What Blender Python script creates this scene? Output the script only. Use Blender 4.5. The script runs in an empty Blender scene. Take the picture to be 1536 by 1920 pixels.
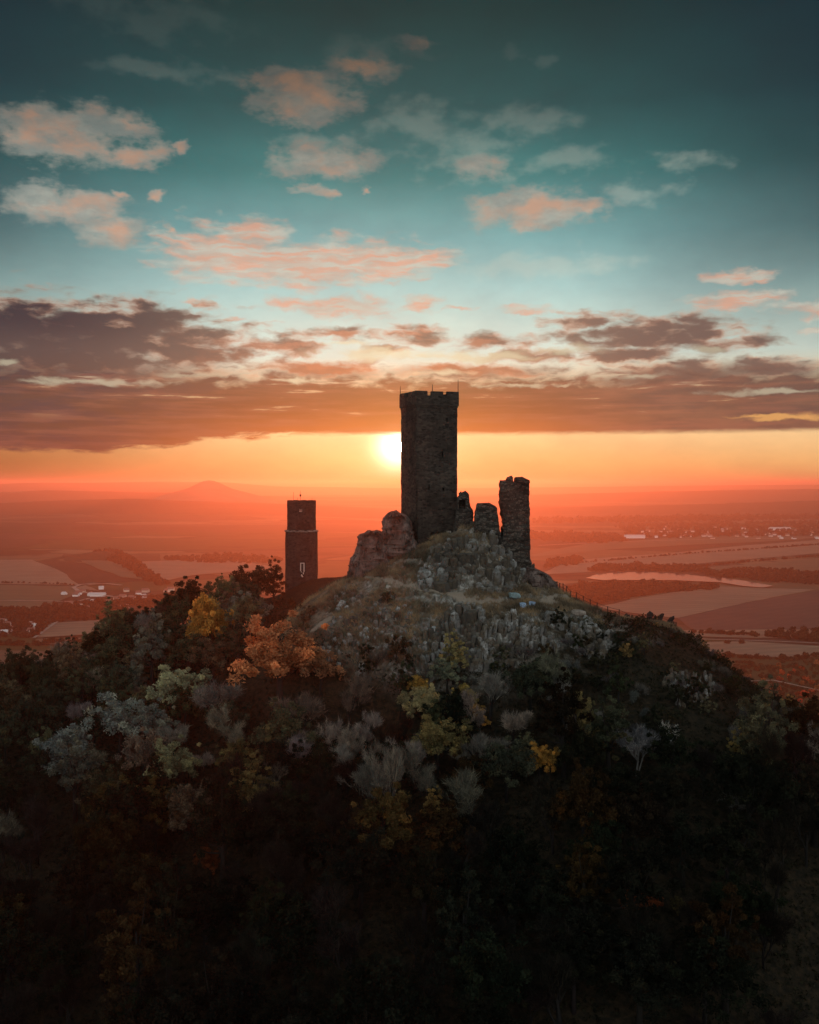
import bpy, bmesh, math, random
import numpy as np
from mathutils import Vector, Matrix, noise as mnoise

SC = bpy.context.scene
COL = SC.collection
random.seed(7)
RNG = np.random.default_rng(11)
F = 1925.0          # focal length in pixels of the 1536 x 1920 photograph
HZ = 905.0          # row of the eye level in the photograph
EYE = 230.0         # camera height above the plain, metres
R = math.radians

def lin(r, g, b):
    f = lambda c: (c / 12.92 if c <= 0.04045 else ((c + 0.055) / 1.055) ** 2.4)
    return (f(r / 255), f(g / 255), f(b / 255), 1.0)

def W(px, py, Y):
    """world point seen at photo pixel (px, py) at distance Y"""
    return Vector(((px - 768) / F * Y, Y, EYE - (py - HZ) / F * Y))

def G(px, py, z=0.0):
    """point of the plain (height z) seen at photo pixel"""
    Y = (EYE - z) * F / (py - HZ)
    return Vector(((px - 768) / F * Y, Y, z))

# ---------------------------------------------------------------- camera
cam_d = bpy.data.cameras.new("camera")
cam = bpy.data.objects.new("camera", cam_d)
COL.objects.link(cam)
cam.location = (0, 0, EYE)
cam.rotation_euler = (R(90), 0, 0)
cam_d.sensor_fit = 'VERTICAL'
cam_d.sensor_height = 24.0
cam_d.sensor_width = 24.0 * 1536 / 1920
cam_d.lens = 24.0 * F / 1920
cam_d.shift_y = -(960 - HZ) / 1920
cam_d.clip_start = 1.0
cam_d.clip_end = 200000
SC.camera = cam

# ---------------------------------------------------------------- colour management
vs = SC.view_settings
SC.display_settings.display_device = 'sRGB'
vs.view_transform = 'Standard'
vs.look = 'None'
vs.exposure = 0
vs.gamma = 1
cy = SC.cycles
cy.max_bounces = 6
cy.diffuse_bounces = 2
cy.glossy_bounces = 2
cy.transmission_bounces = 3
cy.volume_bounces = 0
cy.transparent_max_bounces = 16
cy.caustics_reflective = False
cy.caustics_refractive = False
cy.sample_clamp_indirect = 4
cy.use_denoising = True

# ---------------------------------------------------------------- sun direction
SUN_PX, SUN_PY = 747, 838
sun_dir = Vector(((SUN_PX - 768) / F, 1, (HZ - SUN_PY) / F)).normalized()
SUN_AZ = math.atan2(sun_dir.x, sun_dir.y)
SUN_EL = math.asin(sun_dir.z)

class NT:
    """small helper to write node graphs as expressions"""
    def __init__(self, tree):
        self.t = tree
        tree.nodes.clear()
    def node(self, typ, **kw):
        n = self.t.nodes.new(typ)
        for k, v in kw.items():
            setattr(n, k, v)
        return n
    def put(self, sock, v):
        if v is None:
            return
        if isinstance(v, bpy.types.NodeSocket):
            self.t.links.new(v, sock)
        else:
            try:
                sock.default_value = v
            except Exception:
                sock.default_value = tuple(v)[:3] if len(v) > 3 else tuple(v) + (1.0,)
    def m(self, op, a, b=None, c=None, clamp=False):
        n = self.node('ShaderNodeMath', operation=op, use_clamp=clamp)
        self.put(n.inputs[0], a); self.put(n.inputs[1], b); self.put(n.inputs[2], c)
        return n.outputs[0]
    def vm(self, op, a, b=None, c=None):
        n = self.node('ShaderNodeVectorMath', operation=op)
        self.put(n.inputs[0], a); self.put(n.inputs[1], b); self.put(n.inputs[2], c)
        return n.outputs['Value'] if op in ('LENGTH', 'DOT_PRODUCT', 'DISTANCE') else n.outputs['Vector']
    def xyz(self, x, y, z=0.0):
        n = self.node('ShaderNodeCombineXYZ')
        self.put(n.inputs[0], x); self.put(n.inputs[1], y); self.put(n.inputs[2], z)
        return n.outputs[0]
    def sep(self, v):
        n = self.node('ShaderNodeSeparateXYZ'); self.put(n.inputs[0], v)
        return n.outputs
    def ss(self, x, a, b, lo=0.0, hi=1.0):
        """smoothstep of x from a to b, mapped to lo..hi (a may exceed b)"""
        n = self.node('ShaderNodeMapRange', interpolation_type='SMOOTHSTEP', clamp=True)
        if a > b:
            a, b, lo, hi = b, a, hi, lo
        for i, v in enumerate((x, a, b, lo, hi)):
            self.put(n.inputs[i], v)
        return n.outputs[0]
    def mix(self, f, a, b, blend='MIX'):
        n = self.node('ShaderNodeMix', data_type='RGBA', blend_type=blend)
        self.put(n.inputs[0], f); self.put(n.inputs[6], a); self.put(n.inputs[7], b)
        return n.outputs[2]
    def mixf(self, f, a, b):
        n = self.node('ShaderNodeMix', data_type='FLOAT')
        self.put(n.inputs[0], f); self.put(n.inputs[2], a); self.put(n.inputs[3], b)
        return n.outputs[0]
    def noise(self, vec, scale=1.0, detail=4.0, rough=0.5, dist=0.0, lac=2.0):
        n = self.node('ShaderNodeTexNoise')
        self.put(n.inputs['Vector'], vec); self.put(n.inputs['Scale'], scale)
        self.put(n.inputs['Detail'], detail); self.put(n.inputs['Roughness'], rough)
        self.put(n.inputs['Distortion'], dist); self.put(n.inputs['Lacunarity'], lac)
        return n.outputs[0], n.outputs[1]
    def vor(self, vec, scale=1.0, feature='F1', out='Color', rand=1.0):
        n = self.node('ShaderNodeTexVoronoi', feature=feature)
        self.put(n.inputs['Vector'], vec); self.put(n.inputs['Scale'], scale)
        self.put(n.inputs['Randomness'], rand)
        return n.outputs[out]
    def ramp(self, f, stops, interp='LINEAR'):
        n = self.node('ShaderNodeValToRGB')
        cr = n.color_ramp
        cr.interpolation = interp
        while len(cr.elements) < len(stops):
            cr.elements.new(0.5)
        for e, (p, c) in zip(cr.elements, stops):
            e.position = p; e.color = c
        self.put(n.inputs[0], f)
        return n.outputs[0]

# ---------------------------------------------------------------- sky (world, all in view directions)
def ae(px, py):
    u = (px - 768) / F; v = (HZ - py) / F
    return math.degrees(math.atan(u)), math.degrees(math.atan(v / math.sqrt(1 + u * u)))
DPP = math.degrees(1 / F)      # degrees per photo pixel

def build_sky():
    w = bpy.data.worlds.new("World")
    SC.world = w
    w.use_nodes = True
    t = NT(w.node_tree)
    tc = t.node('ShaderNodeTexCoord')
    d = t.vm('NORMALIZE', tc.outputs['Generated'])
    s = t.sep(d)
    az = t.m('MULTIPLY', t.m('ARCTAN2', s[0], s[1]), 180 / math.pi)
    el = t.m('MULTIPLY', t.m('ARCSINE', s[2]), 180 / math.pi)
    P = t.xyz(az, el, 0.0)
    aaz = t.m('ABSOLUTE', t.m('ADD', az, 1.0))
    # ---- clear sky
    base = t.ramp(t.m('DIVIDE', el, 90.0), [
        (0.0, lin(215, 150, 92)), (1.2 / 90, lin(232, 180, 116)), (2.9 / 90, lin(242, 204, 150)),
        (5.0 / 90, lin(238, 208, 160)), (7.0 / 90, lin(204, 222, 212)), (10.7 / 90, lin(156, 202, 202)),
        (13.3 / 90, lin(108, 168, 172)), (16.6 / 90, lin(42, 120, 122)), (20.0 / 90, lin(6, 78, 82)),
        (24.7 / 90, lin(0, 50, 52)), (40 / 90, lin(34, 52, 58)), (1.0, lin(30, 46, 52))])
    side = t.m('MULTIPLY', t.ss(aaz, 6, 25), t.ss(el, 3, 14))
    base = t.mix(t.m('MULTIPLY', side, 0.74), base, lin(2, 30, 44))
    lowl = t.m('MULTIPLY', t.ss(az, -4, -24), t.ss(el, 5, 1))
    base = t.mix(t.m('MULTIPLY', lowl, 0.95), base, lin(160, 100, 58))
    # unseen dusk sky behind, pale and cool, brightened to light the near slopes
    back = t.ramp(t.m('DIVIDE', el, 90.0), [
        (0.0, (BACK * 1.0, BACK * 0.95, BACK * 0.95, 1)), (0.25, (BACK * 1.0, BACK * 1.05, BACK * 1.08, 1)),
        (0.6, (BACK * 0.35, BACK * 0.45, BACK * 0.5, 1)), (1.0, (BACK * 0.10, BACK * 0.14, BACK * 0.16, 1))])
    base = t.mix(t.ss(aaz, 45, 120), base, back)
    # ---- sun glow
    cosang = t.vm('DOT_PRODUCT', d, tuple(sun_dir))
    ang = t.m('MULTIPLY', t.m('ARCCOSINE', t.m('MINIMUM', cosang, 0.9999999)), 180 / math.pi)
    g1 = t.m('MULTIPLY', t.m('EXPONENT', t.m('MULTIPLY', t.m('POWER', t.m('DIVIDE', ang, 1.0), 2.0), -1.0)), 2.2)
    g2 = t.m('MULTIPLY', t.m('EXPONENT', t.m('DIVIDE', ang, -1.9)), 0.8)
    g3 = t.m('MULTIPLY', t.m('EXPONENT', t.m('DIVIDE', ang, -6.0)), 0.12)
    disc = t.m('MULTIPLY', t.ss(ang, 0.30, 0.24), 40.0)
    g3c = t.vm('MULTIPLY', t.xyz(g3, g3, g3), (1.0, 0.55, 0.18))
    glow = t.vm('ADD', t.vm('ADD', t.vm('MULTIPLY', t.xyz(g1, g1, g1), (1.0, 0.95, 0.75)),
                t.vm('MULTIPLY', t.xyz(g2, g2, g2), (1.0, 0.72, 0.36))), g3c)
    glow = t.vm('ADD', glow, t.vm('MULTIPLY', t.xyz(disc, disc, disc), (1.0, 0.9, 0.7)))
    base = t.vm('ADD', base, glow)
    # ---- cloud coordinates, warped
    Q = t.vm('MULTIPLY', P, (1.0, 1.7, 1.0))
    n1 = t.noise(Q, 0.35, 3, 0.55)[1]
    n2 = t.noise(Q, 1.5, 4, 0.6)[1]
    warp = t.vm('ADD', t.vm('MULTIPLY', t.vm('SUBTRACT', n1, (0.5, 0.5, 0.5)), (2.2, 1.2, 0)),
                t.vm('MULTIPLY', t.vm('SUBTRACT', n2, (0.5, 0.5, 0.5)), (0.95, 0.65, 0)))
    PW = t.vm('ADD', P, warp)
    PS = t.vm('ADD', P, t.vm('MULTIPLY', warp, (0.5, 0.5, 0)))
    def field(lst, P=PW):
        """max over ellipses of weight - normalised distance^1"""
        acc = None
        for px, py, rx, ry, wgt in lst:
            a, e = ae(px, py)
            sx, sy = 1 / (rx * DPP), 1 / (ry * DPP)
            v = t.vm('MULTIPLY_ADD', P, (sx, sy, 0), (-a * sx, -e * sy, 0))
            f = t.m('SUBTRACT', wgt, t.vm('LENGTH', v))
            acc = f if acc is None else t.m('MAXIMUM', acc, f)
        return acc
    fb = t.noise(Q, 0.62, 6, 0.48)[0]          # puffy
    fbs = t.noise(t.vm('MULTIPLY', PS, (1, 2.0, 1)), 0.42, 5, 0.5)[0]   # large soft lumps
    fbl = t.noise(t.vm('MULTIPLY', PS, (1, 3.0, 1)), 0.6, 6, 0.5)[0]   # long torn lumps
    fb2 = t.noise(t.vm('MULTIPLY', P, (1, 2.2, 1)), 2.4, 7, 0.6)[0]
    st = t.noise(t.vm('MULTIPLY', PS, (1, 4.5, 1)), 0.33, 8, 0.6)[0]   # streaky
    st2 = t.noise(t.vm('MULTIPLY', PS, (1, 7, 1)), 0.5, 6, 0.55)[0]
    # ---- upper small clouds: beige with salmon hearts
    def layer(col, lst, nz, amp, e0, e1, shade, op, P=PW):
        f = field(lst, P)
        f = t.m('ADD', f, t.m('MULTIPLY', t.m('SUBTRACT', nz, 0.5), amp))
        a = t.m('MULTIPLY', t.ss(f, e0, e1), op)
        return t.mix(a, col, shade(f)), f
    dimtop = t.ss(el, 13, 24)
    fbo = t.noise(t.vm('ADD', Q, (0.0, -1.0, 0.0)), 0.62, 6, 0.48)[0]
    under = t.ss(t.m('SUBTRACT', fb, fbo), -0.14, 0.16)      # lumps lit from below by the low sun
    nzc = t.m('ADD', t.m('MULTIPLY', fb, 0.85), t.m('MULTIPLY', fb2, 0.3))
    nzc = t.m('SUBTRACT', nzc, 0.075)
    def sh_up(f):
        body = t.mix(dimtop, lin(170, 174, 164), lin(70, 78, 73))
        body = t.mix(t.ss(fb2, 0.3, 0.7), body, t.mix(dimtop, lin(158, 162, 154), lin(64, 72, 70)))
        heart = t.mix(dimtop, lin(212, 162, 134), lin(124, 92, 70))
        body = t.mix(t.m('MULTIPLY', under, 0.6), body, t.mix(dimtop, lin(124, 142, 140), lin(48, 64, 66)))
        return t.mix(t.m('MULTIPLY', t.m('MULTIPLY', t.ss(f, 0.1, 1.1), t.ss(fbs, 0.38, 0.64)), 0.8), body, heart)
    wisps = [(790, 235, 140, 55, 1), (880, 300, 110, 55, 1), (700, 105, 130, 32, 1), (300, 135, 130, 24, 1),
             (1060, 300, 150, 40, .8), (1290, 300, 90, 28, .9), (960, 100, 30, 18, 1), (1015, 112, 26, 16, 1), (300, 35, 200, 50, 1),
             (1190, 365, 110, 30, .9), (1010, 500, 190, 36, 1), (420, 145, 50, 16, 1), (600, 265, 100, 24, 1), (1000, 230, 120, 40, 1)]
    col, _ = layer(base, wisps, fb, 2.6, 0.0, 1.0, lambda f: t.mix(dimtop, lin(196, 205, 192), lin(62, 80, 78)), 0.32)
    cum = [(110, 252, 135, 58, 1.1), (55, 255, 70, 40, 1), (240, 236, 62, 32, 1), (255, 285, 66, 28, 1.05), (333, 278, 18, 15, 1),
           (570, 180, 122, 48, 1.1), (520, 150, 60, 26, 1), (690, 125, 85, 26, 1), (790, 80, 60, 16, .9),
           (610, 302, 110, 38, 1.1), (575, 358, 50, 15, 1), (615, 366, 30, 11, 1), (692, 357, 15, 8, 1),
           (120, 388, 125, 36, 1.1), (205, 432, 66, 34, 1.05), (290, 365, 16, 13, .9), (225, 365, 22, 9, .9),
           (1000, 388, 140, 38, 1.1), (1080, 385, 90, 24, .9), (985, 418, 70, 26, .9), (895, 315, 75, 30, .8),
           (325, 434, 20, 9, 1)]
    col, _ = layer(col, cum, nzc, 1.9, -0.05, 0.6, sh_up, 0.9)
    # ---- salmon altocumulus
    def sh_sal(f):
        body = t.mix(t.ss(st2, 0.40, 0.62), lin(198, 194, 180), lin(222, 162, 136))
        return t.mix(t.m('MULTIPLY', t.ss(fbl, 0.58, 0.42), 0.5), body, lin(200, 162, 142))
    sal = [(430, 475, 120, 50, 1.4), (560, 495, 170, 40, 1.4), (690, 490, 130, 36, 1.4), (800, 487, 80, 26, 1.1), (470, 435, 75, 30, 1.2),
           (640, 525, 120, 18, .9), (740, 530, 40, 9, .9), (355, 568, 40, 10, .9),
           (630, 575, 120, 22, 1.25), (790, 572, 55, 16, 1.2), (860, 582, 40, 8, .9), (990, 578, 70, 12, 1),
           (1390, 518, 75, 14, 1.2), (1390, 562, 95, 19, 1.2), (1520, 578, 45, 16, 1.2), (1520, 612, 30, 10, 1), (440, 600, 40, 9, 1)]
    col, _ = layer(col, sal, fbl, 2.0, 0.0, 0.9, sh_sal, 0.8)
    # ---- grey-violet stratocumulus band
    midaz = t.ss(aaz, 14, 1)
    left = t.ss(az, -4, -20)
    def sh_band(f):
        thick = t.ss(f, 0.1, 0.95)
        dark = t.mix(left, lin(98, 92, 88), t.mix(t.ss(el, 7.0, 8.6), lin(58, 46, 56), lin(8, 14, 44)))
        dark = t.mix(t.m('MULTIPLY', t.ss(az, 6, 14), 0.7), dark, lin(94, 70, 70))
        thin = t.mix(t.ss(fbs, 0.44, 0.58), lin(150, 140, 126), lin(206, 152, 122))
        body = t.mix(thick, thin, dark)
        body = t.mix(t.m('MULTIPLY', t.ss(fbl, 0.46, 0.34), t.mixf(left, 0.45, 0.1)), body, lin(164, 136, 118))
        warm = t.m('MULTIPLY', t.ss(el, 8.2, 5.6), midaz)
        body = t.mix(t.m('MULTIPLY', t.ss(st, 0.45, 0.6), 0.5), body, t.mix(midaz, body, lin(222, 140, 104)))
        return t.mix(t.m('MULTIPLY', warm, 0.75), body, lin(205, 122, 84))
    band = [(120, 640, 270, 66, 1.5), (280, 604, 110, 36, 1.3), (30, 625, 170, 60, 1.4), (340, 655, 150, 44, 1.2),
            (530, 645, 110, 36, .95), (640, 625, 110, 20, .9), (780, 630, 130, 26, .9), (930, 640, 150, 24, .9),
            (1100, 602, 100, 28, 1.0), (1230, 628, 170, 32, 1.3), (1290, 600, 110, 18, .95), (1370, 645, 120, 22, 1.0),
            (1000, 665, 160, 24, .9), (1180, 665, 150, 30, 1.0), (1270, 700, 180, 34, 1.0), (1430, 690, 150, 24, 1.0),
            (600, 690, 180, 26, .95), (880, 695, 220, 20, .95), (180, 700, 260, 20, .85), (730, 655, 80, 14, .8)]
    col, _ = layer(col, band, fbl, 2.2, 0.0, 0.75, sh_band, 0.95, PS)
    # ---- low bank over the sun with a flat underside
    elw = t.m('ADD', el, t.m('MULTIPLY', t.m('SUBTRACT', st, 0.5), 0.9))
    low_edge = t.m('ADD', 2.62, t.m('MULTIPLY', t.ss(az, -5, -19), -1.05))
    bot = t.ss(t.m('SUBTRACT', t.m('ADD', el, t.m('MULTIPLY', t.m('SUBTRACT', st2, 0.5), t.m('MULTIPLY_ADD', t.ss(az, -3, -9), 0.9, 0.25))), low_edge), -0.06, 0.3)
    top = t.ss(t.m('ADD', el, t.m('MULTIPLY', t.m('SUBTRACT', fbl, 0.5), 3.2)), 6.5, 5.3)
    st3 = t.noise(t.vm('MULTIPLY', P, (1, 11, 1)), 0.22, 6, 0.55)[0]
    gap = t.m('MULTIPLY', t.ss(st3, 0.60, 0.68), t.ss(el, 3.2, 4.6))
    a = t.m('MULTIPLY', t.m('MULTIPLY', bot, top), t.m('SUBTRACT', 0.97, t.m('MULTIPLY', gap, 0.5)))
    lc = t.ramp(t.m('DIVIDE', t.m('SUBTRACT', el, 1.4), 5.0), [
        (0.0, lin(190, 106, 50)), (0.25, lin(168, 88, 48)), (0.55, lin(112, 60, 46)), (0.85, lin(92, 70, 66)), (1.0, lin(122, 102, 94))])
    lc = t.mix(t.m('MULTIPLY', t.ss(az, -3, -20), 0.9), lc, t.mix(t.ss(st, 0.35, 0.65), lin(24, 38, 62), lin(60, 44, 52)))
    lc = t.mix(t.m('MULTIPLY', t.ss(az, 3, 16), 0.85), lc, t.mix(t.ss(st, 0.35, 0.65), lin(64, 60, 68), lin(98, 76, 72)))
    lc = t.mix(t.m('MULTIPLY', t.ss(st3, 0.42, 0.62), 0.35), lc, lin(150, 92, 78))
    lcg = t.vm('ADD', lc, t.vm('MULTIPLY', t.vm('ADD', g3c, t.vm('MULTIPLY', t.xyz(g2, g2, g2), (0.5, 0.28, 0.06))), (0.45, 0.45, 0.45)))
    col = t.mix(a, col, lcg)
    # bright breaks between the banks
    holes = [(190, 716, 190, 9, 1), (60, 716, 90, 8, .9), (360, 700, 90, 8, .8), (560, 712, 60, 7, 1), (700, 664, 110, 14, 1.1), (640, 640, 70, 10, .8), (880, 668, 150, 12, 1.1),
             (830, 700, 90, 8, .9), (1060, 655, 90, 12, 1), (1190, 706, 110, 7, 1), (960, 722, 120, 7, .9), (1330, 655, 60, 10, .9), (1470, 733, 140, 6, 1.1), (10, 678, 26, 7, 1)]
    hf = t.m('ADD', field(holes, PS), t.m('MULTIPLY', t.m('SUBTRACT', fbl, 0.5), 2.4))
    hc = t.mix(midaz, lin(176, 172, 150), lin(224, 216, 180))
    col = t.mix(t.m('MULTIPLY', t.ss(hf, 0.0, 0.9), 0.8), col, hc)
    yel = t.m('ADD', field([(1490, 783, 90, 9, 1), (1420, 778, 60, 5, .8)], PS), t.m('MULTIPLY', t.m('SUBTRACT', fbl, 0.5), 2.0))
    col = t.mix(t.m('MULTIPLY', t.ss(yel, 0.0, 0.7), 0.7), col, lin(236, 176, 104))
    # dim mottling everywhere so that no part of the sky is flat
    mott = t.noise(t.vm('MULTIPLY', P, (1, 2, 1)), 0.16, 6, 0.6)[0]
    col = t.vm('SCALE', col, None) if False else t.mix(1.0, col, t.ramp(mott, [(0.3, (0.86, 0.87, 0.88, 1)), (0.7, (1.1, 1.09, 1.07, 1))]), 'MULTIPLY')
    # ---- below the horizon
    col = t.mix(t.ss(el, -0.2, -1.5), col, lin(120, 60, 40))
    # ---- physical sky adds its own dusk light
    sky = t.node('ShaderNodeTexSky', sky_type='NISHITA')
    sky.sun_disc = False
    sky.sun_elevation = SUN_EL
    sky.sun_rotation = SUN_AZ
    sky.altitude = 400
    sky.dust_density = 3
    tot = t.vm('MULTIPLY_ADD', sky.outputs[0], (0.06, 0.06, 0.06), t.vm('MULTIPLY', col, (10, 10, 10)))
    bg = t.node('ShaderNodeBackground')
    t.put(bg.inputs[0], tot)
    bg.inputs[1].default_value = 0.1
    out = t.node('ShaderNodeOutputWorld')
    t.t.links.new(bg.outputs[0], out.inputs[0])
    w.cycles.sampling_method = 'MANUAL'
    w.cycles.sample_map_resolution = 1024

BACK = 1.0  # level of the unseen sky behind, raised as fill for the hillside
build_sky()

sun_l = bpy.data.lights.new("sun", 'SUN')
sun_l.energy = 2.0
sun_l.angle = R(0.5)
sun_l.color = (1.0, 0.205, 0.066)
sun_o = bpy.data.objects.new("sun", sun_l)
COL.objects.link(sun_o)
sun_o.rotation_euler = sun_dir.to_track_quat('Z', 'Y').to_euler()
sun_o.location = (0, 400, 600)
# ---------------------------------------------------------------- helpers for objects
def mat(name):
    m = bpy.data.materials.new(name)
    m.use_nodes = True
    return m, NT(m.node_tree)

def bsdf(t, color, rough=0.9, bump=None, bstr=0.5, bdist=0.1, spec=0.2, **kw):
    p = t.node('ShaderNodeBsdfPrincipled')
    t.put(p.inputs['Base Color'], color)
    t.put(p.inputs['Roughness'], rough)
    t.put(p.inputs['Specular IOR Level'], spec)
    if bump is not None:
        b = t.node('ShaderNodeBump')
        t.put(b.inputs['Height'], bump); t.put(b.inputs['Strength'], bstr); t.put(b.inputs['Distance'], bdist)
        t.t.links.new(b.outputs[0], p.inputs['Normal'])
    for k, v in kw.items():
        t.put(p.inputs[k], v)
    o = t.node('ShaderNodeOutputMaterial')
    t.t.links.new(p.outputs[0], o.inputs[0])
    return p

def tag(o, label=None, cat=None, group=None, kind=None):
    for k, v in (('label', label), ('category', cat), ('group', group), ('kind', kind)):
        if v:
            o[k] = v
    return o

def link(name, me, parent=None, loc=None, rz=None):
    o = bpy.data.objects.new(name, me)
    COL.objects.link(o)
    if parent is not None:
        o.parent = parent
    if loc is not None:
        o.location = loc
    if rz is not None:
        o.rotation_euler = (0, 0, rz)
    return o

def mesh(name, verts, faces, mats=(), smooth=False, midx=None):
    """mesh from arrays; faces is a list of tuples or an (n,k) array"""
    me = bpy.data.meshes.new(name)
    v = np.asarray(verts, dtype=np.float32).reshape(-1, 3)
    if isinstance(faces, np.ndarray):
        n, k = faces.shape
        me.vertices.add(len(v)); me.vertices.foreach_set('co', v.ravel())
        me.loops.add(n * k); me.loops.foreach_set('vertex_index', faces.astype(np.int32).ravel())
        me.polygons.add(n)
        me.polygons.foreach_set('loop_start', np.arange(0, n * k, k, dtype=np.int32))
        me.polygons.foreach_set('loop_total', np.full(n, k, dtype=np.int32))
        me.update(calc_edges=True)
    else:
        me.from_pydata([tuple(map(float, p)) for p in v], [], [tuple(map(int, f)) for f in faces])
        me.update()
    for m in mats:
        me.materials.append(m)
    if midx is not None:
        me.polygons.foreach_set('material_index', np.asarray(midx, dtype=np.int32))
    if smooth:
        me.polygons.foreach_set('use_smooth', np.ones(len(me.polygons), dtype=bool))
    return me

class MB:
    """collects simple shapes and links them as one mesh object"""
    def __init__(self):
        self.v = []; self.f = []; self.mi = []
    def add(self, verts, faces, mi=0):
        o = len(self.v)
        self.v += [tuple(p) for p in verts]
        self.f += [tuple(i + o for i in f) for f in faces]
        self.mi += [mi] * len(faces)
    def box(self, c, s, rz=0.0, mi=0, taper=1.0):
        x, y, z = (k / 2 for k in s)
        ca, sa = math.cos(rz), math.sin(rz)
        pts = []
        for dz, q in ((-z, 1.0), (z, taper)):
            for dx, dy in ((-x, -y), (x, -y), (x, y), (-x, y)):
                dx *= q; dy *= q
                pts.append((c[0] + dx * ca - dy * sa, c[1] + dx * sa + dy * ca, c[2] + dz))
        self.add(pts, [(3, 2, 1, 0), (4, 5, 6, 7), (0, 1, 5, 4), (1, 2, 6, 5), (2, 3, 7, 6), (3, 0, 4, 7)], mi)
    def tube(self, pts, rads, n=6, mi=0, cap=True):
        pts = [Vector(p) for p in pts]
        rings = []
        for i, p in enumerate(pts):
            d = (pts[min(i + 1, len(pts) - 1)] - pts[max(i - 1, 0)]).normalized()
            a = d.orthogonal().normalized() if abs(d.z) > 0.999 else d.cross(Vector((0, 0, 1))).normalized()
            b = d.cross(a)
            rings.append([p + (a * math.cos(k * math.tau / n) + b * math.sin(k * math.tau / n)) * rads[i] for k in range(n)])
        vs_ = [q for r in rings for q in r]
        fs = [(i * n + k, i * n + (k + 1) % n, (i + 1) * n + (k + 1) % n, (i + 1) * n + k)
              for i in range(len(pts) - 1) for k in range(n)]
        if cap:
            fs.append(tuple(range(n - 1, -1, -1))); fs.append(tuple((len(pts) - 1) * n + k for k in range(n)))
        self.add(vs_, fs, mi)
    def build(self, name, mats, parent=None, smooth=False, loc=None, rz=None):
        if not isinstance(mats, (list, tuple)):
            mats = [mats]
        return link(name, mesh(name, self.v, self.f, mats, smooth, self.mi), parent, loc, rz)

def vnoise(x, y, seed=0):
    """numpy value noise, 0..1"""
    x = np.asarray(x, float); y = np.asarray(y, float)
    xi = np.floor(x).astype(np.int64); yi = np.floor(y).astype(np.int64)
    xf = x - xi; yf = y - yi
    def h(a, b):
        n = (a * 374761393 + b * 668265263 + seed * 1442695041) & 0xffffffff
        n = ((n ^ (n >> 13)) * 1274126177) & 0xffffffff
        return ((n ^ (n >> 16)) & 0xffff) / 65535.0
    u = xf * xf * (3 - 2 * xf); v = yf * yf * (3 - 2 * yf)
    return (h(xi, yi) * (1 - u) + h(xi + 1, yi) * u) * (1 - v) + (h(xi, yi + 1) * (1 - u) + h(xi + 1, yi + 1) * u) * v

def fbm(x, y, oct=4, seed=0):
    s = 0; a = 0.5; t = 0
    for k in range(oct):
        s = s + a * vnoise(x * 2 ** k, y * 2 ** k, seed + k); t += a; a *= 0.5
    return s / t

# ---------------------------------------------------------------- the plain
def earth_mat(name, c1, c2, scale=0.02, rows=None, c3=None, rough=0.8, spec=0.35):
    m, t = mat(name)
    g = t.node('ShaderNodeNewGeometry')
    n = t.noise(g.outputs['Position'], scale, 6, 0.6)[0]
    c = t.mix(t.ss(n, 0.3, 0.7), c1, c2)
    n2 = t.noise(t.vm('MULTIPLY', g.outputs['Position'], (0.12, 1, 1)), scale * 5, 5, 0.65)[0]
    c = t.mix(t.m('MULTIPLY', t.ss(n2, 0.42, 0.66), 0.7), c, c3 or tuple(v * 0.72 for v in c1[:3]) + (1,))
    rot = t.node('ShaderNodeVectorRotate'); rot.rotation_type = 'Z_AXIS'
    t.put(rot.inputs['Vector'], g.outputs['Position']); t.put(rot.inputs['Angle'], 0.35 + (len(name) * 37 % 23) / 23 * 0.9)
    wv = t.node('ShaderNodeTexWave', wave_type='BANDS', bands_direction='X')
    t.put(wv.inputs['Vector'], rot.outputs[0]); t.put(wv.inputs['Scale'], 0.012); t.put(wv.inputs['Distortion'], 2.0); t.put(wv.inputs['Detail'], 3.0); t.put(wv.inputs['Detail Scale'], 1.0)
    c = t.mix(t.m('MULTIPLY', t.ss(wv.outputs['Fac'], 0.35, 0.8), 0.28), c, tuple(v * 0.45 for v in c1[:3]) + (1,))
    bsdf(t, c, rough, spec=spec)
    return m

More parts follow.
